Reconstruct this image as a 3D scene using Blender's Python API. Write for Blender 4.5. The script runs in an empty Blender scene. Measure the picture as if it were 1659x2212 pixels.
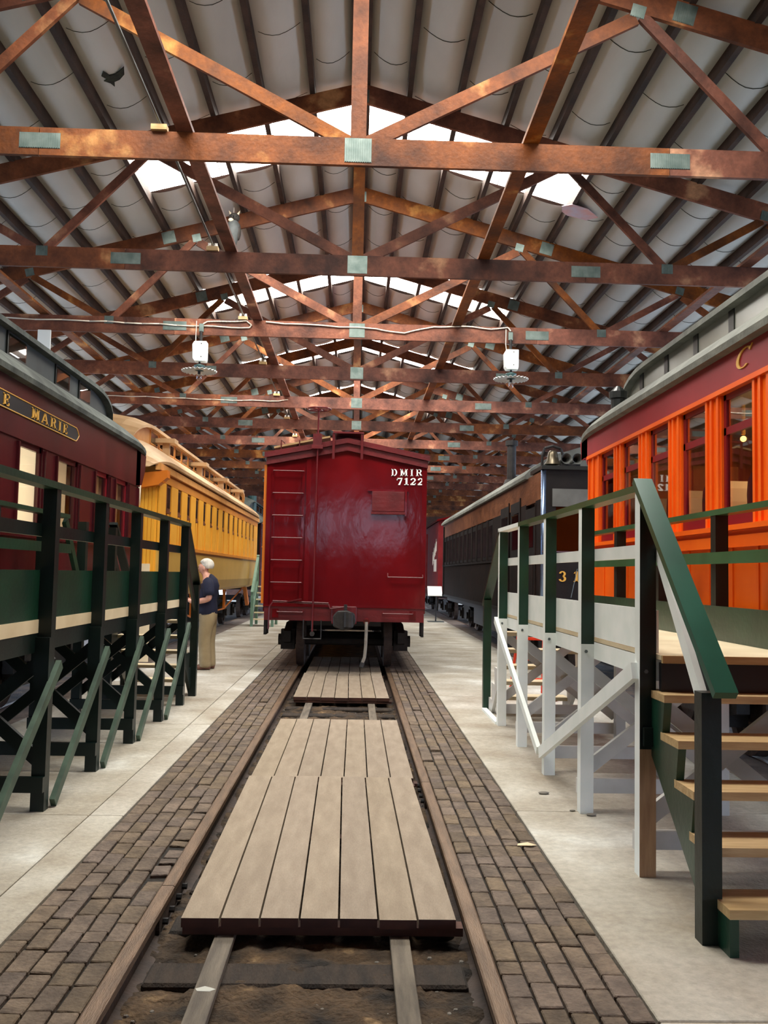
import bpy, bmesh, math, random
from mathutils import Vector, Matrix
random.seed(7)
S = bpy.context.scene
COL = S.collection
# ------------------------------------------------------------------ camera
FPX, IW, IH = 2000.0, 1659.0, 2212.0
VPX, VPY, ROLL = 768.0, 1240.0, 0.02           # where the track vanishes, camera roll
ay = Vector(((VPX-IW/2)/FPX, -(VPY-IH/2)/FPX, -1)).normalized()
az = Vector((math.sin(ROLL), math.cos(ROLL), 0))
az.z = -(az.x*ay.x+az.y*ay.y)/ay.z
az.normalize()
ax = ay.cross(az)
cam_d = bpy.data.cameras.new('camera')
cam_d.sensor_fit = 'HORIZONTAL'; cam_d.sensor_width = 36.0; cam_d.lens = 36.0*FPX/IW
cam_d.clip_start = 0.05; cam_d.clip_end = 300
cam = bpy.data.objects.new('camera', cam_d); COL.objects.link(cam)
cam.matrix_world = Matrix.Translation((0.17, 0, 1.6)) @ Matrix((ax, ay, az)).to_4x4()
S.camera = cam
# ------------------------------------------------------------------ sky and exposure
SKY_STRENGTH, SKYLIGHT_STRENGTH = 6.5, 27.0
W = bpy.data.worlds.new('sky'); S.world = W; W.use_nodes = True
bg = W.node_tree.nodes['Background']
bg.inputs[0].default_value = (0.62, 0.76, 1.0, 1); bg.inputs[1].default_value = SKY_STRENGTH
S.view_settings.view_transform = 'Standard'; S.view_settings.look = 'None'
S.view_settings.gamma = 1.0; S.view_settings.use_curve_mapping = False
S.view_settings.exposure = 0.0
S.cycles.sample_clamp_indirect = 6.0
S.cycles.max_bounces = 8; S.cycles.diffuse_bounces = 5; S.cycles.glossy_bounces = 3
S.cycles.transparent_max_bounces = 12

# ------------------------------------------------------------------ materials
def lin(c):
    return tuple(((v/255)/12.92 if v/255 <= .04045 else ((v/255+.055)/1.055)**2.4) for v in c)+(1,)
MATS = {}
def mat(name, c1, c2=None, scale=4.0, rough=.6, bump=0.0, bscale=None, stretch=(1,1,1), rand=0.0,
        metal=0.0, c3=None, lo=.35, hi=.65, spec=.5, emit=0, detail=6, coat=0.0, fine=None):
    m = bpy.data.materials.new(name); m.use_nodes = True; MATS[name] = m
    nt = m.node_tree; N = nt.nodes; L = nt.links; b = N['Principled BSDF']
    b.inputs['Roughness'].default_value = rough; b.inputs['Metallic'].default_value = metal
    b.inputs['Specular IOR Level'].default_value = spec
    b.inputs['Base Color'].default_value = lin(c1)
    if coat: b.inputs['Coat Weight'].default_value = coat; b.inputs['Coat Roughness'].default_value = .08
    out = None
    if c2 is not None or bump:
        tc = N.new('ShaderNodeTexCoord'); mp = N.new('ShaderNodeMapping'); oi = N.new('ShaderNodeObjectInfo')
        add = N.new('ShaderNodeVectorMath'); add.operation = 'ADD'
        mul = N.new('ShaderNodeVectorMath'); mul.operation = 'SCALE'; mul.inputs[0].default_value = (37, 53, 71)
        L.new(oi.outputs['Random'], mul.inputs['Scale'])
        L.new(tc.outputs['Object'], mp.inputs['Vector']); mp.inputs['Scale'].default_value = stretch
        L.new(mp.outputs[0], add.inputs[0]); L.new(mul.outputs[0], add.inputs[1])
        vec = add.outputs[0]
    if c2 is not None:
        n = N.new('ShaderNodeTexNoise'); n.inputs['Scale'].default_value = scale; n.inputs['Detail'].default_value = detail
        L.new(vec, n.inputs['Vector'])
        r = N.new('ShaderNodeValToRGB'); r.color_ramp.elements[0].position = lo; r.color_ramp.elements[1].position = hi
        r.color_ramp.elements[0].color = lin(c1); r.color_ramp.elements[1].color = lin(c2)
        if c3 is not None:
            e = r.color_ramp.elements.new(min(hi+.1, .98)); e.color = lin(c3)
        L.new(n.outputs['Fac'], r.inputs['Fac']); out = r.outputs['Color']
        if fine:
            n3 = N.new('ShaderNodeTexNoise'); n3.inputs['Scale'].default_value = fine[0]; n3.inputs['Detail'].default_value = 5; n3.inputs['Roughness'].default_value = .7
            L.new(vec, n3.inputs['Vector']); m3 = N.new('ShaderNodeMapRange'); m3.inputs['From Min'].default_value = .3; m3.inputs['From Max'].default_value = .7
            m3.inputs['To Min'].default_value = 1-fine[1]; m3.inputs['To Max'].default_value = 1+fine[1]*.5; L.new(n3.outputs['Fac'], m3.inputs['Value'])
            vm = N.new('ShaderNodeVectorMath'); vm.operation = 'SCALE'; L.new(out, vm.inputs[0]); L.new(m3.outputs[0], vm.inputs['Scale']); out = vm.outputs[0]
    if rand:
        oi2 = N.new('ShaderNodeObjectInfo'); mr = N.new('ShaderNodeMapRange')
        mr.inputs['To Min'].default_value = 1-rand; mr.inputs['To Max'].default_value = 1+rand
        L.new(oi2.outputs['Random'], mr.inputs['Value'])
        hsv = N.new('ShaderNodeHueSaturation'); L.new(mr.outputs[0], hsv.inputs['Value'])
        if out: L.new(out, hsv.inputs['Color'])
        else: hsv.inputs['Color'].default_value = lin(c1)
        mr2 = N.new('ShaderNodeMapRange'); mr2.inputs['To Min'].default_value = .5-.06*rand; mr2.inputs['To Max'].default_value = .5+.05*rand
        fr = N.new('ShaderNodeMath'); fr.operation = 'FRACT'; ml = N.new('ShaderNodeMath'); ml.operation = 'MULTIPLY'; ml.inputs[1].default_value = 17.3
        L.new(oi2.outputs['Random'], ml.inputs[0]); L.new(ml.outputs[0], fr.inputs[0]); L.new(fr.outputs[0], mr2.inputs['Value']); L.new(mr2.outputs[0], hsv.inputs['Hue'])
        mr3 = N.new('ShaderNodeMapRange'); mr3.inputs['To Min'].default_value = 1-rand; mr3.inputs['To Max'].default_value = 1+rand
        L.new(fr.outputs[0], mr3.inputs['Value']); L.new(mr3.outputs[0], hsv.inputs['Saturation'])
        out = hsv.outputs['Color']
    if out: L.new(out, b.inputs['Base Color'])
    if bump:
        n2 = N.new('ShaderNodeTexNoise'); n2.inputs['Scale'].default_value = bscale or scale*3; n2.inputs['Detail'].default_value = 4
        L.new(vec, n2.inputs['Vector'])
        bp = N.new('ShaderNodeBump'); bp.inputs['Strength'].default_value = bump; bp.inputs['Distance'].default_value = .02
        L.new(n2.outputs['Fac'], bp.inputs['Height']); L.new(bp.outputs[0], b.inputs['Normal'])
    if emit:
        b.inputs['Emission Color'].default_value = lin(c1); b.inputs['Emission Strength'].default_value = emit
    return m
def glass(name, tint, gloss=.12, rough=.02):
    m = bpy.data.materials.new(name); m.use_nodes = True; MATS[name] = m
    nt = m.node_tree; N = nt.nodes; N.clear()
    o = N.new('ShaderNodeOutputMaterial'); t = N.new('ShaderNodeBsdfTransparent'); g = N.new('ShaderNodeBsdfGlossy')
    t.inputs[0].default_value = tint+(1,); g.inputs['Roughness'].default_value = rough
    lw = N.new('ShaderNodeLayerWeight'); f = N.new('ShaderNodeMath'); f.operation = 'POWER'; f.inputs[1].default_value = 4.0; nt.links.new(lw.outputs['Facing'], f.inputs[0])
    ad = N.new('ShaderNodeMath'); ad.operation = 'ADD'; ad.inputs[1].default_value = gloss; ad.use_clamp = True
    mx = N.new('ShaderNodeMixShader'); nt.links.new(f.outputs[0], ad.inputs[0]); nt.links.new(ad.outputs[0], mx.inputs[0])
    nt.links.new(t.outputs[0], mx.inputs[1]); nt.links.new(g.outputs[0], mx.inputs[2]); nt.links.new(mx.outputs[0], o.inputs[0])
    return m

mat('timber', (64,35,23), (128,74,46), 2.2, .62, .25, 30, (1,1,1), .14, fine=(14, .35), c3=(186,134,90), lo=.30, hi=.60, spec=.3, detail=8)
mat('purlin', (38,26,20), (66,46,35), 3, .75, .2, 30)
mat('plate', (100,116,111), (130,143,137), 8, .45, metal=.7)
mat('blanket', (186,190,186), (204,207,204), 1.3, .55, .25, 7, (1,.35,1), 0, spec=.35)
mat('skylight', (255,252,244), emit=SKYLIGHT_STRENGTH)
mat('concrete', (150,138,118), (188,182,168), 1.3, .8, .3, 60, rand=.04, lo=.30, hi=.60, c3=(210,208,198), detail=12, fine=(22, .22))
mat('brick', (90,76,63), (122,105,88), 7, .85, .6, 40, rand=.15, detail=7, fine=(40, .3))
mat('brick_far', (92,78,68), (128,112,98), 6, .85, .4, 30)
mat('mortar', (26,22,18), (42,36,30), 12, .95, .4, 40)
mat('soil', (30,24,18), (92,72,50), 4.5, .95, 1.0, 40, c3=(156,128,92), lo=.36, hi=.64, detail=12, fine=(60, .4))
mat('sleeper', (34,27,21), (60,48,38), 3, .9, .5, 24, (6,1,6))
mat('joist', (88,80,70), (120,110,96), 3, .8, .3, 24, (8,1,8), .1)
mat('plank', (146,131,113), (160,145,126), 2.5, .8, .25, 40, (6,1.2,6), .05, c3=(168,152,132), spec=.25, detail=10, fine=(30, .14))
mat('plank_end', (58,32,24), (82,48,36), 6, .8)
mat('rail', (98,78,60), (126,102,80), 7, .5, .3, 60, (4,.5,4), metal=.35)
mat('rail_web', (52,40,34), (74,58,48), 9, .75, .3, 40)
mat('iron', (28,26,26), (44,40,38), 10, .6, .2, 40, metal=.2)
mat('black', (14,14,15), rough=.5)
mat('box_red', (80,7,11), (98,12,16), 1.2, .12, .30, 2.6, (1,1,.6), spec=.45)
mat('red_far', (104,22,26), (122,32,34), 3, .7, spec=.2)
mat('box_red_dark', (76,10,15), (98,18,22), 3, .4, .2, 20)
mat('paint_white', (240,238,232), rough=.5)
mat('orange_strip', (206,112,18), rough=.45)
mat('orange', (236,92,14), (246,106,22), 2, .30, spec=.5)
mat('sash_red', (120,14,26), rough=.32)
mat('letter_red', (138,20,32), (150,26,38), 2, .45)
mat('roof_grey', (98,100,94), (122,124,116), 4, .8, .3, 25)
mat('cler_grey', (128,130,120), (140,142,132), 2, .25, spec=.5)
mat('dark_trim', (26,30,28), rough=.4)
mat('gold', (216,166,72), rough=.45)
mat('maroon', (58,10,15), (74,16,20), 2, .26, .08, 10, (1,1,.3))
mat('roof_dkgrey', (50,56,52), (84,90,84), 4, .8, .3, 25)
mat('cler_dk', (48,56,54), (60,68,66), 3, .5)
mat('yellow', (226,158,44), (234,168,54), 2, .45, spec=.4)
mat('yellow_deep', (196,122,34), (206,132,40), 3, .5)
mat('recess', (166,98,26), (178,108,32), 3, .6)  # shade of the recessed window band put into its colour
mat('yellow_low', (196,156,74), (204,164,82), 2, .35)
mat('oak', (196,134,66), (210,150,80), 5, .5, .15, 20, (8,.8,1))
mat('cream', (222,200,160), (230,210,172), 2, .6)
mat('deck_cream', (188,150,106), (204,168,124), 3, .55)
mat('wood_int', (138,78,36), (170,102,50), 5, .4, .1, 20, (6,6,.8))
mat('int_cream', (206,196,172), rough=.6)
mat('plush', (24,22,42), rough=.85)
mat('linen', (222,206,178), rough=.8)
mat('car_black', (16,15,15), (26,23,21), 3, .55, .15, 14, spec=.25)
mat('car_brown', (20,15,14), (34,22,19), 3, .65, .2, 16, spec=.12)
mat('copper_wood', (96,58,38), (132,84,56), 5, .35, .3, 22, (3,.6,1))
mat('black_pane', (44,32,26), (58,42,34), 4, .12, spec=.5)
mat('steel_blue', (112,130,160), rough=.25, metal=.8)
mat('grey_panel', (84,86,82), (98,100,96), 4, .6)
mat('bronze', (98,90,74), (120,110,92), 6, .35, metal=.8)
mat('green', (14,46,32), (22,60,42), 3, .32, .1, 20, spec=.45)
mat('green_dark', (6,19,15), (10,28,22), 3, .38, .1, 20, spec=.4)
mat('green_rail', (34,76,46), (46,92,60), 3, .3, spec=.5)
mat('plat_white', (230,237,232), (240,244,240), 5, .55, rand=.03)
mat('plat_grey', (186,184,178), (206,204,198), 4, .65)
mat('tan_wood', (178,146,98), (200,170,122), 4, .65, .15, 20, (1,8,8), .05)
mat('deck_wood', (206,188,150), (222,206,170), 3, .6, rand=.04)
mat('raw_wood', (150,112,78), (172,134,96), 4, .75, .2, 20, (6,6,.8))
mat('lamp_white', (226,230,226), rough=.4)
mat('porcelain', (186,192,190), (206,210,208), 6, .3)
mat('lamp_green', (40,70,70), rough=.35)
glass('bulb', (.92, .94, .94), .15)
glass('pane', (.82, .80, .74), .10)
glass('pane_shiny', (.80, .80, .78), .30)
glass('pane_dark', (.35, .34, .34), .06)
mat('cable', (222,210,192), rough=.5)
mat('conduit', (96,104,104), rough=.4, metal=.6)
mat('ceramic', (238,238,234), rough=.25)
mat('insul_dark', (22,24,18), (46,50,34), 20, .9)
mat('wall_dark', (58,36,28), (80,50,38), 3, .85)
mat('skin', (206,150,128), (216,164,142), 6, .5)
mat('hair', (196,192,180), (224,220,208), 30, .6)
mat('shirt', (14,18,42), (20,25,52), 6, .85, .2, 30)
mat('khaki', (134,116,84), (150,132,98), 5, .85, .25, 14)
mat('shoe', (92,58,44), (112,74,58), 8, .55)
mat('owl_grey', (62,66,66), (78,82,82), 12, .7)
mat('owl_dark', (40,36,32), (56,50,44), 14, .7)
mat('red_orange', (226,62,22), rough=.4)
mat('green_pale', (96,128,108), (112,146,124), 4, .45)
mat('lit_blind', (255,238,205), emit=2.2)  # blinds glow by themselves in place of lamplight from behind
mat('dim_blind', (206,168,128), rough=.7, emit=.12)  # faint glow of its own, standing in for lamplight through the curtains
mat('mid_blind', (250,222,184), emit=.75)
mat('warm_bulb', (255,196,110), emit=8)
mat('fibre', (206,160,160), (190,186,206), 5, .8)
mat('stone', (110,104,96), (134,128,118), 9, .9)
mat('ground_out', (190,188,182), (206,204,198), .6, .95)
mat('green_teal', (22,74,56), (32,92,72), 2, .3, spec=.5)
mat('splash', (196,196,186), rough=.7)
mat('leaf', (120,96,66), rough=.8)
mat('green_worn', (46,66,52), (70,92,74), 6, .5)

# ------------------------------------------------------------------ mesh helpers
def wloc(o):
    v = Vector((0, 0, 0))
    while o is not None:
        v += o.location; o = o.parent
    return v
class MB:
    def __init__(s): s.v = []; s.f = []; s.m = []
    def poly(s, pts, faces, mi=0):
        k = len(s.v); s.v += [tuple(p) for p in pts]
        s.f += [tuple(k+i for i in f) for f in faces]; s.m += [mi]*len(faces)
        return s
    def box(s, x0, x1, y0, y1, z0, z1, mi=0):
        p = [(x0,y0,z0),(x1,y0,z0),(x1,y1,z0),(x0,y1,z0),(x0,y0,z1),(x1,y0,z1),(x1,y1,z1),(x0,y1,z1)]
        return s.poly(p, [(0,3,2,1),(4,5,6,7),(0,1,5,4),(1,2,6,5),(2,3,7,6),(3,0,4,7)], mi)
    def beam(s, p, q, w, h, up=(0,0,1), mi=0):
        p = Vector(p); q = Vector(q); d = (q-p).normalized(); u = Vector(up); r = d.cross(u).normalized(); u = r.cross(d)
        a = []
        for c in (p, q):
            for sx, sz in ((-1,-1),(1,-1),(1,1),(-1,1)): a.append(c+r*sx*w/2+u*sz*h/2)
        return s.poly(a, [(0,1,2,3),(7,6,5,4),(0,4,5,1),(1,5,6,2),(2,6,7,3),(3,7,4,0)], mi)
    def cyl(s, p, q, r, n=12, r2=None, mi=0, caps=True):
        p = Vector(p); q = Vector(q); d = (q-p).normalized(); t = Vector((0,0,1)) if abs(d.z) < .9 else Vector((1,0,0))
        a = d.cross(t).normalized(); b = d.cross(a); r2 = r if r2 is None else r2; pts = []
        for c, rr in ((p, r), (q, r2)):
            for i in range(n):
                an = 2*math.pi*i/n; pts.append(c+a*math.cos(an)*rr+b*math.sin(an)*rr)
        fs = [(i, (i+1)%n, n+(i+1)%n, n+i) for i in range(n)]
        if caps: fs += [tuple(range(n-1,-1,-1)), tuple(range(n, 2*n))]
        return s.poly(pts, fs, mi)
    def tube(s, path, r, n=6, mi=0):
        for a, b in zip(path[:-1], path[1:]): s.cyl(a, b, r, n, mi=mi)
        return s
    def lathe(s, c, prof, n=20, axis=(0,0,1), mi=0):
        c = Vector(c); d = Vector(axis).normalized(); t = Vector((1,0,0)) if abs(d.x) < .9 else Vector((0,1,0))
        a = d.cross(t).normalized(); b = d.cross(a); pts = []
        for r, z in prof:
            for i in range(n):
                an = 2*math.pi*i/n; pts.append(c+d*z+a*math.cos(an)*r+b*math.sin(an)*r)
        fs = []
        for j in range(len(prof)-1):
            for i in range(n): fs.append((j*n+i, j*n+(i+1)%n, (j+1)*n+(i+1)%n, (j+1)*n+i))
        return s.poly(pts, fs, mi)
    def sph(s, c, r, sc=(1,1,1), n=12, m=8, mi=0):
        c = Vector(c); pts = [c+Vector((0,0,r*sc[2]))]; fs = []
        for j in range(1, m):
            th = math.pi*j/m
            for i in range(n):
                an = 2*math.pi*i/n
                pts.append(c+Vector((r*sc[0]*math.sin(th)*math.cos(an), r*sc[1]*math.sin(th)*math.sin(an), r*sc[2]*math.cos(th))))
        pts.append(c-Vector((0,0,r*sc[2]))); e = len(pts)-1
        for i in range(n): fs.append((0, 1+i, 1+(i+1)%n)); fs.append((e, 1+(m-2)*n+(i+1)%n, 1+(m-2)*n+i))
        for j in range(m-2):
            for i in range(n):
                a = 1+j*n+i; b = 1+j*n+(i+1)%n; fs.append((a, a+n, b+n, b))
        return s.poly(pts, fs, mi)
    def prism(s, prof, axis, a, b, mi=0):
        """extrude a closed 2-d outline along an axis; outline is in the other two axes, in xyz order"""
        n = len(prof); pts = []
        for t in (a, b):
            for u, v in prof: pts.append({'x': (t,u,v), 'y': (u,t,v), 'z': (u,v,t)}[axis])
        fs = [(i, (i+1)%n, n+(i+1)%n, n+i) for i in range(n)]+[tuple(range(n-1,-1,-1)), tuple(range(n, 2*n))]
        return s.poly(pts, fs, mi)
    def build(s, name, mats, parent=None, smooth=False, bevel=0):
        if isinstance(mats, str): mats = [mats]
        off = wloc(parent) if parent else Vector((0,0,0))
        me = bpy.data.meshes.new(name); me.from_pydata([tuple(Vector(v)-off) for v in s.v], [], s.f)
        for m in mats: me.materials.append(MATS[m])
        for p, i in zip(me.polygons, s.m): p.material_index = i; p.use_smooth = smooth
        bm = bmesh.new(); bm.from_mesh(me); bmesh.ops.recalc_face_normals(bm, faces=bm.faces)
        if bevel: bmesh.ops.bevel(bm, geom=list(bm.edges), offset=bevel, segments=1, affect='EDGES', profile=.5)
        bm.to_mesh(me); bm.free()
        o = bpy.data.objects.new(name, me); COL.objects.link(o)
        if parent: o.parent = parent
        return o
def bx(name, m, parent, *a, bevel=0): return MB().box(*a).build(name, m, parent, bevel=bevel)
def tag(o, label, cat, group=None):
    o['label'] = label; o['category'] = cat
    if group: o['group'] = group
    return o
def struct(o, label=None):
    o['kind'] = 'structure'
    if label: o['label'] = label
    return o
def thing(name, loc, label, cat, group=None):
    o = bpy.data.objects.new(name, None); COL.objects.link(o); o.location = loc; o.empty_display_size = .2
    return tag(o, label, cat, group)
def sempty(name, loc=(0,0,0)):
    o = bpy.data.objects.new(name, None); COL.objects.link(o); o.location = loc; o['kind'] = 'structure'
    return o
def copy_tree(o, parent=None):
    c = o.copy(); COL.objects.link(c); c.parent = parent
    for ch in list(o.children): copy_tree(ch, c)
    return c
# ---- lettering: slab-serif glyphs in a unit-high box
def _rect(x0, y0, x1, y1): return [(x0,y0),(x1,y0),(x1,y1),(x0,y1)]
def _arc(cx, cy, rx, ry, a0, a1, tv, th, n=14):
    o = []; i_ = []
    for k in range(n+1):
        a = math.radians(a0+(a1-a0)*k/n); c, s_ = math.cos(a), math.sin(a)
        o.append((cx+rx*c, cy+ry*s_)); i_.append((cx+(rx-tv)*c, cy+(ry-th)*s_))
    return [[o[k], o[k+1], i_[k+1], i_[k]] for k in range(n)]
def glyph(ch):
    t, h, sf = .19, .09, .08
    stem = lambda x: [_rect(x, 0, x+t, 1), _rect(x-sf, 0, x+t+sf, h), _rect(x-sf, 1-h, x+t+sf, 1)]
    if ch == 'D': return stem(.1)+[_rect(.2,0,.42,h), _rect(.2,1-h,.42,1)]+_arc(.40,.5,.42,.5,-90,90,.2,h), .86
    if ch == 'I': return stem(.1), .4
    if ch == 'M': return stem(.1)+stem(.78)+[[(.12,1),(.32,1),(.60,.12),(.48,.12)], [(.48,.12),(.58,.12),(.88,1),(.78,1)]], 1.08
    if ch == 'R': return stem(.1)+[_rect(.2,.46,.46,.46+h), _rect(.2,1-h,.46,1)]+_arc(.44,.73,.34,.27,-90,90,.18,h)+[[(.42,.5),(.6,.5),(.9,0),(.68,0)], _rect(.66,0,.98,h)], .96
    if ch == 'E': return stem(.1)+[_rect(.1,0,.72,h), _rect(.1,1-h,.72,1), _rect(.2,.46,.56,.46+h), _rect(.63,0,.72,.28), _rect(.63,.72,.72,1), _rect(.49,.36,.56,.64)], .78
    if ch == 'A': return [[(.02,0),(.12,0),(.50,1),(.40,1)], [(.36,1),(.56,1),(.92,0),(.72,0)], _rect(.22,.28,.72,.28+h), _rect(-.04,0,.22,h), _rect(.62,0,1.0,h)], .98
    if ch == '7': return [_rect(.06,.84,.72,1), _rect(.06,.66,.15,1), [(.60,.9),(.72,.9),(.46,0),(.22,0)]], .76
    if ch == '1': return [_rect(.25,0,.47,1), _rect(.1,0,.62,h), [(.1,.80),(.27,1),(.3,1),(.3,.8)]], .68
    if ch == '2': return _arc(.38,.70,.32,.30,-20,180,.2,.12)+[[(.5,.62),(.68,.62),(.28,.12),(.06,.12)], _rect(.06,0,.70,.17), _rect(.60,0,.70,.28)], .78
    if ch == '3': return _arc(.36,.74,.30,.26,-80,170,.18,.1)+_arc(.36,.28,.34,.28,-170,80,.2,.1), .76
    if ch == 'C':
        g = _arc(.5,.5,.44,.5,52,310,.16,.05)+[[(.70,.82),(.80,.96),(.84,1.02),(.78,.72)]]
        return [[(x+.22*y, y) for x, y in p] for p in g], 1.0
    if ch == 'O': return _arc(.42,.5,.38,.5,0,360,.16,.1,20), .86
    if ch == 'S': return _arc(.36,.74,.30,.26,20,270,.14,.1)+_arc(.36,.26,.32,.26,-160,90,.14,.1), .74
    if ch == '[': return [_rect(.1,0,.2,1), _rect(.1,0,.4,.1), _rect(.1,.9,.4,1)], .5
    return [], .5
def text(name, s, m, parent, org, right, up, h, ws=1.0, gap=.12, depth=.006):
    org = Vector(org); R = Vector(right).normalized(); U = Vector(up).normalized(); Nn = R.cross(U); x = 0
    for ch in s:
        ps, w = glyph(ch); b = MB()
        for p in ps:
            f = [org+R*((x+u*ws)*h)+U*(v*h)+Nn*depth for u, v in p]; k = [q-Nn*depth*2 for q in f]; n = len(p)
            b.poly(f+k, [tuple(range(n)), tuple(range(2*n-1, n-1, -1))]+[(i, n+i, n+(i+1)%n, (i+1)%n) for i in range(n)])
        b.build(name, m, parent); x += w*ws+gap
# ------------------------------------------------------------------ the setting: floor, track bed, paving
XR = 0.11                       # ridge line of the shed
Y0, Y1 = -10.0, 62.0
XL, XRT = -8.3, 8.5             # side walls
TY = lambda n: 8.05+3.06*(n-1)  # truss n stands here
MB().box(XL-30, XRT+30, Y0-30, Y1+30, -.34, -.30).build('ground', 'ground_out')['kind'] = 'structure'
fl = sempty('floor'); fl['label'] = 'pale concrete floor slabs along both sides of the track'
def slabs(x0, x1, ys):
    for a, b in zip(ys[:-1], ys[1:]):
        MB().box(x0+.004, x1-.004, a+.005, b-.005, -.12, 0).build('slab', 'concrete', fl, bevel=.005)
ysL = [Y0]+[6.2+3.66*k for k in range(-4, 15)]+[Y1]; ysR = [Y0]+[3.45+3.0*k for k in range(-4, 20)]+[Y1]
slabs(-1.53, -1.305, ysL); slabs(-3.32, -1.53, ysL); slabs(1.305, 3.36, ysR)
slabs(-9.6, -5.86, ysL); slabs(5.90, 9.8, ysR)
MB().box(-9.6, 9.8, Y0, Y1, -.30, -.235).build('slab_bed', 'mortar', fl)
def strip(cx, inner, outer, sgn, n_single, label, ystart, yend):
    """brick paving between a rail and the concrete; the nearest bricks are single pieces"""
    root = sempty('brick_paving'); root['label'] = label
    rows = 5; w = (outer-inner)/rows; variants = []
    for k in range(7):
        b = MB(); j = lambda a: random.uniform(-a, a); h = .06
        pts = [(-w/2+.006+j(.003), -.098+j(.004), 0), (w/2-.006+j(.003), -.098+j(.004), 0), (w/2-.006+j(.003), .098+j(.004), 0), (-w/2+.006+j(.003), .098+j(.004), 0)]
        b.poly([(x, y, -h) for x, y, z in pts]+[(x, y, j(.0015)) for x, y, z in pts], [(0,3,2,1),(4,5,6,7),(0,1,5,4),(1,2,6,5),(2,3,7,6),(3,0,4,7)])
        o = b.build('brick', 'brick', None, bevel=.005); variants.append(o.data); bpy.data.objects.remove(o)
    cells = []
    for r in range(rows):
        x = cx+sgn*(inner+w*(r+.5)); y = ystart-random.uniform(0, .2)
        while y < yend:
            ln = random.choice((.196, .204, .21, .21, .218)); 
            if random.random() < .05: ln = .12
            cells.append((y+ln/2, x, ln, r)); y += ln+.006
    cells.sort(); far = MB()
    for i, (y, x, ln, r) in enumerate(cells):
        worn = (sgn < 0 and r == 0 and 4.7 < y < 5.7) or random.random() < .02
        if i < n_single:
            o = bpy.data.objects.new('brick', random.choice(variants)); COL.objects.link(o); o.parent = root
            o.location = (x+random.uniform(-.002, .002), y, random.uniform(-.005, .002)-(.018*random.random() if worn else 0))
            o.scale = (1, ln/.2*(random.uniform(.6, .95) if worn else 1), 1)
            q = .06 if worn else .012
            o.rotation_euler = (random.uniform(-q, q)*.6, random.uniform(-q, q)*.6, random.uniform(-q, q)*(2 if worn else .6))
        else:
            z = random.uniform(-.004, .002); far.box(x-w/2+.003, x+w/2-.003, y-ln/2+.003, y+ln/2-.003, -.05, z)
    if far.f:
        o = far.build('brick_courses', 'brick_far', root); o['kind'] = 'stuff'
    MB().box(min(cx+sgn*inner, cx+sgn*outer), max(cx+sgn*inner, cx+sgn*outer), Y0, Y1, -.10, -.022).build('bedding_sand', 'mortar', root)
strip(0, .785, 1.30, -1, 300, 'worn brown brick paving beside the rail, on the side of the dark green platform', 3.1, 36)
strip(0, .785, 1.30, 1, 300, 'worn brown brick paving beside the rail, on the side of the white platform', 3.1, 36)
def rail_prof(x):
    return [(x-.065,-.15),(x+.065,-.15),(x+.065,-.138),(x+.012,-.12),(x+.012,-.045),(x+.036,-.036),(x+.036,-.006),(x+.028,0),
            (x-.028,0),(x-.036,-.006),(x-.036,-.036),(x-.012,-.045),(x-.012,-.12),(x-.065,-.138)]
for cx, lab in ((0, 'on the middle track'), (-4.6, 'under the maroon and yellow coaches'), (4.63, 'under the orange and black coaches')):
    for s, side in ((-1, 'a'), (1, 'b')):
        x = cx+s*.75; joint = 4.86 if s < 0 else 7.3
        lb = 'rusty brown steel rail %s, %s' % (lab, ('nearer the green platform' if s < 0 else 'nearer the white platform') if cx == 0 else ('inner rail of the pair' if s*cx < 0 else 'outer rail of the pair'))
        r = thing('track_rail', (x, joint, -.15), lb, 'rail', 'track rails')
        for a, b in ((Y0, joint-.004), (joint+.004, Y1)):
            p = MB().prism(rail_prof(x), 'y', a, b); n = len(rail_prof(x))
            p.m = [1]*len(p.f)
            for fi in (5, 6, 7, 8, 9): p.m[fi] = 0
            p.build('rail_length', ['rail', 'rail_web'], r)
        if cx == 0:
            for si in (-1, 1):
                fp = MB().box(x+si*.014, x+si*.03, joint-.33, joint+.33, -.118, -.05).build('joint_bar', 'rail_web', r)
                for q in (-.25, -.09, .09, .25): MB().cyl((x+si*.03, joint+q, -.085), (x+si*.055, joint+q, -.085), .016, 6).build('bolt', 'iron', fp)
    if cx:
        for s in (-1, 1):
            o = MB().box(cx+s*1.04-.255, cx+s*1.04+.255, Y0, Y1, -.10, -.004).build('brick_paving', 'brick_far'); struct(o, 'grey brick paving beside a side track')
        o = MB().box(cx-.71, cx+.71, Y0, Y1, -.20, -.10).build('track_bed', 'soil'); struct(o)
# sleepers and soil of the middle track
tb = sempty('track_bed'); tb['label'] = 'dark soil between the rails of the middle track'
g = MB(); nx, ny = 60, 440; pts = []; fs = []
from mathutils import noise as mnoise
for j in range(ny+1):
    for i in range(nx+1):
        x = -.715+1.43*i/nx; y = 2.2+j*.025
        z = -.128+.04*mnoise.noise((x*2.5, y*2.5, 0))+.022*mnoise.noise((x*9, y*9, 3))+.012*mnoise.noise((x*31, y*31, 7))
        if abs(x) < .5: z += .012
        pts.append((x, y, z))
for j in range(ny):
    for i in range(nx): a = j*(nx+1)+i; fs.append((a, a+1, a+nx+2, a+nx+1))
o = g.poly(pts, fs).build('soil', 'soil', tb, smooth=True); o['kind'] = 'stuff'
MB().box(-.715, .715, Y0, 2.2, -.2, -.15).build('soil_bed', 'soil', tb); MB().box(-.715, .715, 13.2, Y1, -.2, -.15).build('soil_bed', 'soil', tb)
peb = MB()
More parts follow.
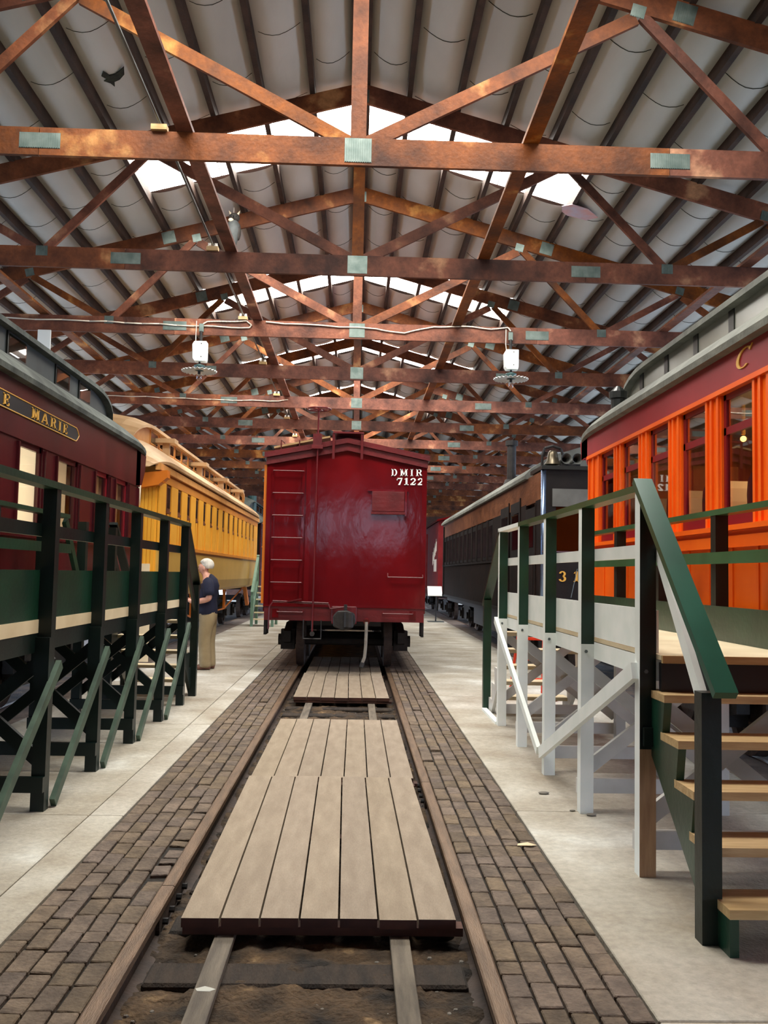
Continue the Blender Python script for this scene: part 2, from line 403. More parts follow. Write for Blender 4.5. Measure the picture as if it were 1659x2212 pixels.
for k in range(420):
    x = random.uniform(-.7, .7); y = random.choice((random.uniform(2.9, 4.5), random.uniform(10.2, 12.2))); r = random.uniform(.005, .016)
    peb.sph((x, y, -.14+r*.5), r, (1, random.uniform(.7, 1.3), .7), 5, 4)
peb.build('gravel', 'stone', tb)['kind'] = 'stuff'
y = 3.52; k = 0
while y < 19:
    s = MB().box(-.68, .68, y-.11, y+.11, -.22, -.105).build('sleeper', 'sleeper', None, bevel=.012)
    tag(s, 'dark weathered wooden sleeper between the rails of the middle track', 'sleeper', 'sleepers of the middle track'); y += .56
for (a, b, nm) in ((2.2, 12.6, 'near'),):
    for x, w_, lb in ((-.395, .045, 'long grey joist board under the plank walkway, marked with a white splash'), (.41, .045, 'long grey joist board under the plank walkway, without any white splash')):
        j = thing('joist', (x, a, -.105), lb, 'board')
        MB().box(x-w_, x+w_, a, b, -.105, -.07).build('board', 'joist', j, bevel=.003)
        if x < 0:
            q = [(x-.040,3.85),(x-.005,3.872),(x+.02,3.86),(x+.042,3.845),(x+.02,3.825),(x-.03,3.828)]
            MB().poly([(u, v, -.0690) for u, v in q]+[(u, v, -.0702) for u, v in q], [tuple(range(6)), tuple(range(11, 5, -1))]+[(i, 6+i, 6+(i+1)%6, (i+1)%6) for i in range(6)]).build('paint_splash', 'splash', j)
# plank walkway panels
def walkway(ya, yb, xa, xb, skew, top, lb):
    t = thing('plank_walkway', ((xa+xb)/2, ya, -.07), lb, 'walkway', 'plank walkway panels between the rails')
    n = 7; w = (xb-xa)/n
    for c in ((ya+.012, ya+.10), ((ya+yb)/2-.05, (ya+yb)/2+.05), (yb-.10, yb-.012)):
        MB().box(xa+.01, xb-.01 if c[0] > ya+.5 else xb+.03, c[0], c[1], -.068, top-.043).build('cleat', 'plank_end', t)
    for i in range(n):
        d = random.uniform(-.006, .006); x0 = xa+i*w+.005; x1 = xa+(i+1)*w-.005; z = top+random.uniform(-.002, .002)
        b = MB().poly([(x0, ya+d, z-.042), (x1, ya+d, z-.042), (x1+skew, yb+d, z-.042), (x0+skew, yb+d, z-.042), (x0, ya+d, z), (x1, ya+d, z), (x1+skew, yb+d, z), (x0+skew, yb+d, z)],
                      [(0,3,2,1), (4,5,6,7)]).poly([(x0, ya+d, z-.042), (x1, ya+d, z-.042), (x1, ya+d, z), (x0, ya+d, z)], [(0,1,2,3)], 1)
        b.poly([(x1, ya+d, z-.042), (x1+skew, yb+d, z-.042), (x1+skew, yb+d, z), (x1, ya+d, z)], [(0,1,2,3)]).poly([(x0+skew, yb+d, z-.042), (x0, ya+d, z-.042), (x0, ya+d, z), (x0+skew, yb+d, z)], [(0,1,2,3)])
        b.poly([(x1+skew, yb+d, z-.042), (x0+skew, yb+d, z-.042), (x0+skew, yb+d, z), (x1+skew, yb+d, z)], [(0,1,2,3)])
        b.build('plank', ['plank', 'plank_end'], t)
walkway(4.39, 7.40, -.60, .675, -.03, .012, 'seven-plank walkway panel whose front edge overhangs bare soil and two joists')
walkway(7.41, 10.32, -.62, .665, .0, .002, 'seven-plank walkway panel lying between another panel and an open gap of soil')
walkway(12.10, 15.02, -.60, .645, -.02, .004, 'seven-plank walkway panel beyond the open gap, before the red boxcar')
walkway(15.04, 18.0, -.60, .63, 0, 0, 'plank walkway panel running underneath the red boxcar')

# ------------------------------------------------------------------ walls and roof
def sidewall(name, x, sgn):
    r = sempty(name); r['label'] = 'side wall of the shed, open below, dark boards above'
    MB().box(x, x+sgn*.08, Y0, Y1, 4.6, 5.6).build('cladding', 'wall_dark', r)
    for n in range(-4, 18):
        MB().box(x-.08, x+.08, TY(n)-.08, TY(n)+.08, -.1, 5.3).build('post', 'purlin', r)
sidewall('wall_left', XL+.02, -1); sidewall('wall_right', XRT-.02, 1)
struct(MB().prism([(XL-.1, -.1), (XRT+.1, -.1), (XRT+.1, 5.7), (XR, 7.9), (XL-.1, 5.7)], 'y', Y1, Y1+.1).build('wall_far', 'wall_dark'))
wn = sempty('wall_near'); wn['label'] = 'dark end wall with a row of high window openings'
MB().prism([(XL-.1, 4.5), (XRT+.1, 4.5), (XRT+.1, 5.7), (XR, 7.9), (XL-.1, 5.7)], 'y', Y0-.1, Y0).build('gable', 'wall_dark', wn)
MB().box(XL-.1, XRT+.1, Y0-.1, Y0, -.1, 3.1).build('lower_wall', 'wall_dark', wn)
for a, b in ((XL-.1, -1.6), (-.9, .1), (.9, 1.5), (2.1, XRT+.1)): MB().box(a, b, Y0-.1, Y0, 3.1, 4.5).build('pier', 'wall_dark', wn)
ceil = sempty('ceiling'); ceil['label'] = 'pitched ceiling of purlins with pale insulation blankets sagging between them'
SL, CT, PH = .27, 7.67, .15           # roof slope, top of chord at the ridge, purlin height
dxs = [.08, .60]+[.60+.605*k for k in range(1, 14)]
for s in (-1, 1):
    for dx in dxs:
        x = XR+s*dx; z = CT-SL*dx
        MB().prism([(x-.032, z-.003), (x+.032, z-.003), (x+.032, z+PH-.01), (x-.032, z+PH-.01)], 'y', Y0, Y1).build('purlin', 'purlin', ceil)  # made wider and darker to take in the shadow gaps beside each purlin
SKY = [n for n in (0, 2, 4, 6, 8)]
def in_sky(y0, y1):
    return any(TY(n)+.35 < (y0+y1)/2 < TY(n)+1.95 for n in SKY)
SAGP = [0, .42, .80, .95, 1.0, .95, .80, .42, 0]
CREASES = MB()  # dark thin tubes drawn across the blankets for the shade in their creases
ybr = sorted(set([Y0+.76*k for k in range(int((Y1-Y0)/.76)+1)]+[Y1]+[TY(n)+a for n in SKY for a in (.35, 1.95)]))
for s in (-1, 1):
    for i in range(len(dxs)):
        a = dxs[i-1] if i else 0; b = dxs[i]
        m = MB(); K = 8; pts = []; fs = []; sag = .115 if i > 0 else .0
        for j, y in enumerate(ybr):
            e = random.uniform(-.010, .012); tight = b < 3.05 and any(TY(n)-.1 < y < TY(n)+2.3 for n in SKY)
            if tight: e = .045-sag
            for k in range(K+1):
                t = k/K; dx = a+(b-a)*t; z = CT+PH-SL*dx-(sag+(e if sag else 0))*SAGP[k]
                pts.append((XR+s*dx, y, z))
        for j, y in enumerate(ybr):
            if j % 2 == i % 2 and 8.5 < y < 34 and i and not (b < 3.05 and any(TY(n)+.2 < y < TY(n)+2.1 for n in SKY)):
                row = [Vector(pts[j*(K+1)+k])-Vector((0, .02*math.sin(k*1.1), .003)) for k in range(1, K)]
                CREASES.tube(row, .0045, 3)
        for j in range(len(ybr)-1):
            if b < 3.05 and in_sky(ybr[j], ybr[j+1]): continue
            for k in range(K):
                q = j*(K+1)+k; fs.append((q, q+1, q+K+2, q+K+1))
        m.poly(pts, fs).build('insulation_blanket', 'blanket', ceil, smooth=True)
    zz = lambda dx: CT+PH+.035-SL*dx
    MB().poly([(XR, Y0, zz(0)+.16), (XR+s*8.9, Y0, zz(8.9)+.16), (XR+s*8.9, Y1, zz(8.9)+.16), (XR, Y1, zz(0)+.16)], [(0,1,2,3)]).build('roof_sheet', 'wall_dark', ceil)
wo = CREASES.build('crease_lines', 'insul_dark', ceil); wo['kind'] = 'stuff'
for i, n in enumerate(SKY):
    w = sempty('window_%d' % (i+1), (XR, TY(n), 7)); w['label'] = 'bright translucent skylight strip across the roof'
    for s in (-1, 1):
        for a, b in ((0, 1.0), (1.0, 2.0), (2.0, 3.02)):
            ya, yb = TY(n)+.33, TY(n)+1.97; z0, z1 = CT+PH+.02-SL*(a+.006), CT+PH+.02-SL*(b-.006)
            MB().poly([(XR+s*(a+.006), ya, z0), (XR+s*(b-.006), ya, z1), (XR+s*(b-.006), yb, z1), (XR+s*(a+.006), yb, z0)], [(0,1,2,3)]).build('panel', 'skylight', w)
# torn patch in the blanket
tp = [(-2.66,9.70),(-2.62,9.80),(-2.56,9.80),(-2.50,9.76),(-2.44,9.70),(-2.47,9.84),(-2.54,9.92),(-2.60,9.94),(-2.62,10.03),(-2.645,9.95),(-2.70,9.88),(-2.66,9.86),(-2.70,9.78)]
zt = lambda x: CT+PH-SL*(XR-x)-.135
o = MB().poly([(x, y, zt(x)-.004) for x, y in tp]+[(x, y, zt(x)+.006) for x, y in tp], [tuple(range(len(tp))), tuple(range(2*len(tp)-1, len(tp)-1, -1))]+[(i, len(tp)+i, len(tp)+(i+1)%len(tp), (i+1)%len(tp)) for i in range(len(tp))]).build('torn_patch', 'insul_dark', ceil)

fp_ = [(2.98,12.72),(3.10,12.60),(3.34,12.66),(3.52,12.82),(3.40,13.02),(3.12,13.0),(3.02,12.9)]
zf_ = lambda x: CT+PH-SL*(x-XR)-.15-.12*max(0, 3.3-x)
MB().poly([(x, y, zf_(x)) for x, y in fp_]+[(x, y, zf_(x)+.008) for x, y in fp_], [tuple(range(7)), tuple(range(13, 6, -1))]+[(i, 7+i, 7+(i+1)%7, (i+1)%7) for i in range(7)]).build('loose_flap', 'fibre', ceil)
# ------------------------------------------------------------------ roof trusses
def ridged_plate(name, root, cx, y, cz, w, h, rot=0.0):
    b = MB(); n = max(4, int(w/.02)); c, s_ = math.cos(rot), math.sin(rot)
    def bb(x0, x1, z0, z1, ya, yb):
        p = []
        for yy in (ya, yb):
            for (u, v) in ((x0,z0),(x1,z0),(x1,z1),(x0,z1)): p.append((cx+u*c-v*s_, yy, cz+u*s_+v*c))
        b.poly(p, [(0,1,2,3),(7,6,5,4),(0,4,5,1),(1,5,6,2),(2,6,7,3),(3,7,4,0)])
    bb(-w/2, w/2, -h/2, h/2, y-.004, y)
    for i in range(n):
        u = -w/2+w*(i+.5)/n; bb(u-w/n*.28, u+w/n*.28, -h/2+.004, h/2-.004, y-.008, y-.004)
    return b.build(name, 'plate', root)
def make_truss():
    y = TY(1); r = thing('roof_truss', (XR, y, 5.235), '', 'truss', 'timber roof trusses')
    t = .022; X = XR
    for a, b in ((-8.25, -2.82), (-2.815, 2.805), (2.81, 8.25)):
        MB().box(X+a, X+b, y-t, y+t, 5.235, 5.485).build('tie_beam', 'timber', r)
    for s in (-1, 1):
        q = [(0, 7.43), (0, 7.67), (8.4, 7.67-SL*8.4), (8.4, 7.43-SL*8.4)]
        MB().prism([(X+s*u, v) for u, v in q], 'y', y-t, y+t).build('top_chord', 'timber', r)
        for p0, p1, w in (((.06, 5.43), (2.50, 6.70), .125), ((2.56, 6.72), (3.80, 5.43), .10), ((3.86, 5.43), (5.02, 6.08), .10), ((5.10, 6.05), (6.0, 5.43), .10)):
            MB().beam((X+s*p0[0], y, p0[1]), (X+s*p1[0], y, p1[1]), .042, w).build('web_member', 'timber', r)
        ridged_plate('nail_plate', r, X+s*2.81, y-t, 5.365, .36, .14)
        ridged_plate('nail_plate', r, X+s*2.52, y-t, 6.76, .13, .12, -s*.26)
        ridged_plate('nail_plate', r, X+s*2.95, y-t, 6.755, .20, .19, -s*.26)
        ridged_plate('nail_plate', r, X+s*3.82, y-t, 5.43, .14, .12)
        ridged_plate('nail_plate', r, X+s*5.06, y-t, 6.14, .13, .12, -s*.26)
    MB().box(X-.07, X+.07, y-t, y+t, 5.48, 7.50).build('king_post', 'timber', r)
    ridged_plate('nail_plate', r, X, y-t, 5.37, .24, .22)
    ridged_plate('nail_plate', r, X, y-t, 7.5, .2, .16)
    return r
tr0 = make_truss(); PLAIN = 'reddish brown timber roof truss with bare tie beam, no cable or lamp on it'
for n in range(-3, 18):
    t = tr0 if n == 1 else copy_tree(tr0)
    t.location = (XR, TY(n), 5.235)
    t['label'] = {3: 'timber roof truss whose tie beam carries the two hanging lamps', 5: 'timber roof truss with a pale cable along its tie beam but no lamp',
                  1: 'timber roof truss with pale blotches on its tie beam, just ahead of a conduit block',
                  }.get(n, PLAIN)
for dx, lb in ((-1.54, 'flat timber runner laid over the tie beams beside the grey conduit'), (1.55, 'flat timber runner over the tie beams, on the side of the orange coach'),
               (-4.8, 'outer timber runner over the tie beams above the maroon coach'), (4.8, 'outer timber runner over the tie beams above the orange coach')):
    x = XR+dx; o = MB().box(x-.072, x+.072, Y0, Y1, 5.487, 5.527).build('roof_runner', 'timber'); tag(o, lb, 'beam')
# conduit on blocks
cx = -1.655
cd = thing('conduit', (cx, Y0, 5.54), 'thin grey conduit running straight along the roof on small wooden blocks', 'conduit')
MB().cyl((cx, Y0, 5.565), (cx, Y1, 5.565), .013, 8).build('pipe', 'conduit', cd)
for n in range(-2, 12):
    bk = MB().box(cx-.07, cx+.07, TY(n)-.06, TY(n)+.03, 5.487, 5.535).build('block', 'tan_wood', cd)
    for q in (-.04, .04):
        if n > 1: MB().lathe((cx+q, TY(n)-.02, 5.535), [(.0, 0), (.02, 0), (.022, .02), (.016, .03), (.02, .045), (0, .05)], 8).build('insulator', 'ceramic', bk)
# pale cables on two tie beams
def cable(n, pts, lb):
    y = TY(n)-.022-.014; path = []
    for (x0, z0), (x1, z1) in zip(pts[:-1], pts[1:]):
        for k in range(6): t = k/6; path.append((x0+(x1-x0)*t, y, z0+(z1-z0)*t+.008*math.sin(8*(x0+(x1-x0)*t))))
    path.append((pts[-1][0], y, pts[-1][1])); o = MB().tube(path, .011, 6).build('cable', 'cable', smooth=True); tag(o, lb, 'cable')
cable(3, [(-6.5, 5.42), (-4.0, 5.40), (-2.4, 5.365), (-1.55, 5.36), (-1.52, 5.40), (-1.6, 5.47), (-1.95, 5.45), (-2.20, 5.43), (-2.26, 5.40)], 'pale cable looping to the lamp over the green platform')
cable(3, [(-1.3, 5.455), (.4, 5.40), (.85, 5.34), (1.3, 5.46), (1.9, 5.47), (2.2, 5.45), (2.46, 5.47), (2.5, 5.42)], 'pale cable wandering along the tie beam to the lamp over the white platform')
cable(5, [(-6.5, 5.40), (-4.5, 5.39), (-2.8, 5.36), (-1.6, 5.37), (-1.4, 5.40)], 'pale cable along the tie beam behind the hanging lamps')
# ------------------------------------------------------------------ rolling stock
def truck(root, cx, yc, near=True):
    """one bogie: two wheelsets, side frames with journal boxes, bolster"""
    f = MB()
    for s in (-1, 1):
        x = cx+s*.98
        f.prism([(yc-1.15,.42),(yc-1.15,.60),(yc-.55,.72),(yc+.55,.72),(yc+1.15,.60),(yc+1.15,.42),(yc+.6,.30),(yc-.6,.30)], 'x', x-.06, x+.06)
        for q in (-.85, .85):
            f.box(x-.12, x+.12, yc+q-.13, yc+q+.13, .28, .62); f.cyl((x+s*.12, yc+q, .44), (x+s*.17, yc+q, .44), .10, 10)
        for q in (-.16, 0, .16): f.cyl((x, yc+q, .30), (x, yc+q, .62), .055, 8)
    f.box(cx-1.0, cx+1.0, yc-.16, yc+.16, .58, .76)
    tf = f.build('truck_frame', 'iron', root, bevel=0)
    for q in (-.85, .85):
        MB().cyl((cx-1.0, yc+q, .424), (cx+1.0, yc+q, .424), .07, 10).build('axle', 'iron', tf)
        for s in (-1, 1):
            xw = cx+s*.75
            MB().lathe((xw-s*.065, yc+q, .424), [(0,0),(.40,0),(.422,.0),(.422,.03),(.42,.035),(.415,.135),(.33,.13),(.30,.08),(.12,.09),(.10,.14),(0,.14)], 28, (s,0,0)).build('wheel', 'rail_web', tf)
def boxcar_main():
    Yf, Yb = 15.0, 27.6; r = thing('boxcar', (0, Yf, 0), 'glossy dark red boxcar lettered DMIR 7122 on its end', 'boxcar')
    zf, ze, zr = .98, 3.40, 3.70
    MB().prism([(-1.27, zf), (1.27, zf), (1.27, ze), (0, zr), (-1.27, ze)], 'y', Yf, Yb).build('body', 'box_red', r)
    for a in (-1.30, 1.22): bx('corner_post', 'box_red', r, a, a+.08, Yf-.02, Yf+.10, zf, ze)
    # fascia under the roof and the roof itself
    for s in (-1, 1):
        MB().prism([(0, 3.60), (s*1.31, 3.34), (s*1.31, 3.45), (0, 3.72)], 'y', Yf-.05, Yf+.02).build('end_fascia', 'box_red_dark', r)
        MB().prism([(0, 3.72), (s*1.34, 3.45), (s*1.34, 3.54), (0, 3.80)], 'y', Yf-.09, Yb+.09).build('roof_half', 'box_red_dark', r)
    bx('end_sill', 'box_red_dark', r, -1.28, 1.28, Yf-.06, Yf+.05, .84, 1.06)
    bx('sill_lip', 'box_red', r, -1.30, 1.30, Yf-.075, Yf+.05, 1.06, 1.085)
    bx('side_sill', 'box_red_dark', r, -1.28, -1.20, Yf, Yb, .84, 1.0); bx('side_sill', 'box_red_dark', r, 1.20, 1.28, Yf, Yb, .84, 1.0)
    bx('underframe', 'black', r, -.6, .6, Yf+.1, Yb, .76, .98)
    # ladder
    ld = MB()
    for xa, xb in ((-1.20, -1.16), (-.72, -.68)): ld.beam((xa if xa < -1 else -.70, Yf-.02, 3.30), (xa+.025 if xa < -1 else -.715, Yf-.02, 1.08), .045, .03, (0,1,0))
    lo = ld.build('ladder', 'box_red', r)
    for z in (3.243, 2.882, 2.521, 2.161, 1.802, 1.445):
        MB().tube([(-1.19, Yf-.035, z), (-1.19, Yf-.075, z), (-.70, Yf-.075, z), (-.70, Yf-.035, z)], .010, 6).build('rung', 'box_red_dark', lo)
    bx('seam_strip', 'box_red', r, -.66, -.58, Yf-.018, Yf, 1.08, 3.45); bx('seam_strip', 'box_red', r, -.335, -.32, Yf-.006, Yf, 1.5, 3.1)
    # brake gear
    bs = thing_part('brake_staff', r)
    MB().tube([(-.478, Yf-.16, 4.24), (-.487, Yf-.16, 3.4), (-.500, Yf-.16, .62)], .014, 8).build('staff', 'box_red_dark', bs)
    wh = MB(); c = Vector((-.474, Yf-.16, 4.245)); ring = [c+Vector((.19*math.cos(a), .19*math.sin(a), 0)) for a in [2*math.pi*k/24 for k in range(25)]]
    wh.tube(ring, .014, 6)
    for k in range(5): a = 2*math.pi*k/5; wh.cyl(c, c+Vector((.19*math.cos(a), .19*math.sin(a), -.0)), .010, 6)
    wh.cyl(c-Vector((0,0,.03)), c+Vector((0,0,.02)), .03, 8); wh.build('brake_wheel', 'box_red_dark', bs)
    bx('brake_bracket', 'box_red_dark', r, -.58, -.40, Yf-.2, Yf+.02, 3.60, 3.66); bx('ratchet_box', 'box_red_dark', r, -.56, -.42, Yf-.19, Yf-.05, 3.66, 3.84)
    st = MB()
    for q in (-.64, -.36): st.cyl((q, Yf-.16, .86), (q, Yf-.16, .56), .010, 6)
    st.cyl((-.64, Yf-.16, .56), (-.36, Yf-.16, .56), .012, 6).cyl((-.5, Yf-.19, .64), (-.5, Yf-.10, .64), .04, 8); st.build('chain_stirrup', 'iron', r)
    # running board on the roof
    rw = MB().box(-.24, .26, Yf-.14, Yb, 3.865, 3.895).build('running_board', 'box_red_dark', r)
    for q in (-.23, .23): MB().beam((q, Yf-.12, 3.87), (q, Yf-.10, 3.45), .04, .02, (0,1,0)).build('board_bracket', 'box_red_dark', r)
    for k in range(8): bx('roofwalk_saddle', 'box_red_dark', r, -.2, .22, Yf+.3+k*1.6, Yf+.36+k*1.6, 3.74, 3.865)
    lr = MB()   # lateral running board with grab irons on the roof corner
    lr.beam((-1.22, Yf+.45, 3.66), (-.30, Yf+.45, 3.86), .45, .03, (0,0,1)); lr.build('roof_step_board', 'tan_wood', r)
    gi = MB()
    for q in (-1.1, -.8): gi.tube([(q, Yf+.2, 3.60), (q, Yf+.2, 3.78), (q+.02, Yf+.7, 3.80)], .01, 5)
    gi.tube([(-.86, Yf+.3, 3.70), (-.55, Yf+.3, 3.86), (-.5, Yf+.3, 3.99)], .01, 5); gi.build('roof_grab_iron', 'box_red_dark', r)
    # hatch
    h = bx('end_hatch', 'box_red_dark', r, .41, .94, Yf-.035, Yf, 2.62, 2.95, bevel=.006)
    bx('hatch_track', 'box_red', r, .34, 1.0, Yf-.03, Yf, 2.95, 2.98); bx('hatch_sill', 'box_red_dark', r, .40, .95, Yf-.06, Yf, 2.575, 2.615); bx('hatch_guide', 'box_red', r, .945, .975, Yf-.04, Yf, 2.55, 2.98)
    # lettering
    text('reporting_mark', 'DMIR', 'paint_white', r, (.715, Yf-.008, 3.205), (1,0,.012), (0,0,1), .115, 1.02, .37)
    text('car_number', '7122', 'paint_white', r, (.80, Yf-.008, 3.06), (1,0,.012), (0,0,1), .115, 1.2, .10)
    # grab irons and coupler lever
    MB().tube([(.69, Yf, 1.62), (.69, Yf-.06, 1.56), (1.255, Yf-.06, 1.56), (1.255, Yf, 1.62)], .011, 6).build('grab_iron', 'box_red_dark', r)
    for a, b in ((-1.07, -.66), (.62, 1.10)): MB().tube([(a, Yf-.06, 1.0), (a, Yf-.11, .975), (b, Yf-.11, .975), (b, Yf-.06, 1.0)], .011, 6).build('grab_iron', 'box_red_dark', r)
    cl = MB(); cl.tube([(-1.2, Yf-.12, .70), (-1.19, Yf-.12, 1.05), (-1.14, Yf-.12, 1.13), (-.25, Yf-.14, 1.11), (-.22, Yf-.16, 1.04), (.06, Yf-.22, 1.08)], .013, 6)
    cl.tube([(-1.14, Yf-.13, 1.15), (-.25, Yf-.15, 1.13)], .010, 6).beam((-.95, Yf-.14, 1.13), (-.68, Yf-.18, 1.19), .03, .02); cl.build('coupling_lever', 'box_red_dark', r)
    cp = MB(); cp.box(-.12, .12, Yf-.30, Yf+.1, .76, 1.0)
    cp.prism([(-.16, .78), (-.02, .72), (.14, .76), (.19, .86), (.17, .98), (.05, 1.03), (-.10, 1.02), (-.17, .94)], 'y', Yf-.55, Yf-.28)
    co = cp.build('coupler', 'iron', r, bevel=.015)
    MB().cyl((.08, Yf-.60, .78), (.08, Yf-.60, 1.0), .075, 10).build('knuckle', 'iron', co); bx('lock_lifter', 'iron', co, .0, .05, Yf-.42, Yf-.36, 1.0, 1.12)
    bx('striker_plate', 'box_red_dark', r, -.20, .20, Yf-.14, Yf-.05, .80, 1.08, bevel=.01)
    hz = MB(); hz.cyl((.36, Yf-.10, .86), (.36, Yf-.16, .84), .05, 8); hz.build('angle_cock', 'box_red', r)
    MB().tube([(.36, Yf-.16, .84), (.36, Yf-.18, .70), (.355, Yf-.19, .45), (.34, Yf-.20, .28), (.30, Yf-.22, .18)], .026, 8).build('air_hose', 'stone', r)
    MB().cyl((.31, Yf-.22, .20), (.29, Yf-.24, .13), .036, 8).build('hose_coupling', 'iron', r)
    for s in (-1, 1):
        MB().box(s*1.27-.02, s*1.27+.02, Yf+.05, Yf+.13, .62, .95).box(s*1.27-.02, s*1.27+.02, Yf+.40, Yf+.48, .62, .95).box(s*1.27-.02, s*1.27+.02, Yf+.05, Yf+.48, .60, .63).build('sill_step', 'black', r)
        bx('bolt_strip', 'box_red', r, s*1.10-.05, s*1.10+.05, Yf-.075, Yf-.06, .88, 1.02)
    # side ladder painted orange
    bx('side_ladder_rail', 'orange_strip', r, -1.345, -1.285, Yf+.02, Yf+.07, 1.10, 3.34)
    for k in range(6): MB().tube([(-1.28, Yf+.04, 1.25+k*.38), (-1.35, Yf+.04, 1.25+k*.38), (-1.35, Yf+.5, 1.25+k*.38), (-1.28, Yf+.5, 1.25+k*.38)], .01, 5).build('side_rung', 'orange_strip', r)
    truck(r, 0, 17.2); truck(r, 0, 25.6)
def thing_part(name, parent):
    o = bpy.data.objects.new(name, None); COL.objects.link(o); o.parent = parent; o.location = (0, 0, 0); return o
boxcar_main()

def coach_roof(r, cx, half, y0, y1, near_end, far_end, m_deck, m_wall, m_top, eave=3.36, windows=(), wm='pane_dark', fm='dark_trim', cb=3.78, ct=4.06, win_sides=(1,)):
    def stations(len_end, ya, yb):
        st = []
        if near_end: st += [(ya+len_end*(1-math.sin(math.pi/2*k/6)), k/6) for k in range(6, 0, -1)]
        st += [(ya+(len_end if near_end else 0), 0), (yb-(len_end if far_end else 0), 0)]
        if far_end: st += [(yb-len_end*(1-math.sin(math.pi/2*k/6)), k/6) for k in range(1, 7)]
        return st
    def loft(prof, st, zb, sq, drop, mids=None):
        n = len(prof); pts = []; fs = []; ms = []
        for y, s in st:
            f = math.cos(math.pi/2*s)*.85+.15
            for u, z in prof: pts.append((cx+u*(1-sq*s*s), y, zb+(z-zb)*f-drop*s*s))
        for j in range(len(st)-1):
            for i in range(n-1): fs.append((j*n+i, j*n+i+1, (j+1)*n+i+1, (j+1)*n+i)); ms.append(mids[i] if mids else 0)
        for e, rev in ((0, False), (len(st)-1, True)):
            f = tuple(e*n+i for i in range(n)); fs.append(f if rev else f[::-1]); ms.append(mids[n//2] if mids else 0)
        b = MB().poly(pts, fs); b.m = ms; return b
    e = eave; hp = [(half-.02, e-.06), (half+.10, e-.05), (half+.11, e), (half+.04, e+.08), (half-.10, e+.19), (half-.26, e+.30), (half-.45, cb)]
    prof = [(-u, z) for u, z in hp]+[(u, z) for u, z in hp[::-1]]
    loft(prof, stations(1.0, y0, y1), e-.06, .12, .10).build('roof_deck', m_deck, r, smooth=False)
    c = half-.45; tp = [(c, cb-.06), (c, ct), (c+.10, ct-.005), (c+.10, ct+.05), (c-.20, ct+.17), (c-.6, ct+.24), (0, ct+.27)]
    prof = [(-u, z) for u, z in tp]+[(u, z) for u, z in tp[:-1][::-1]]; nn = len(prof)-1; mids = [1]*nn; mids[0] = 0; mids[-1] = 0
    ins = .35 if near_end or far_end else 0
    cl = loft(prof, stations(1.2, y0+(ins if near_end else 0), y1-(ins if far_end else 0)), cb-.06, .10, .04, mids).build('clerestory', [m_wall, m_top], r)
    for ws in win_sides:
        xw = cx+ws*c
        for (ya, yb) in windows:
            if fm: 
                MB().box(min(xw, xw+ws*.018), max(xw, xw+ws*.018), ya-.03, yb+.03, cb+.03, ct-.005).build('clerestory_window', fm, cl)
            MB().box(min(xw+ws*.018, xw+ws*.024), max(xw+ws*.018, xw+ws*.024), ya, yb, cb+.055, ct-.03).build('clerestory_pane', wm, cl)
    return cl
def wall_pieces(r, x, th, spans, names_mats):
    pass

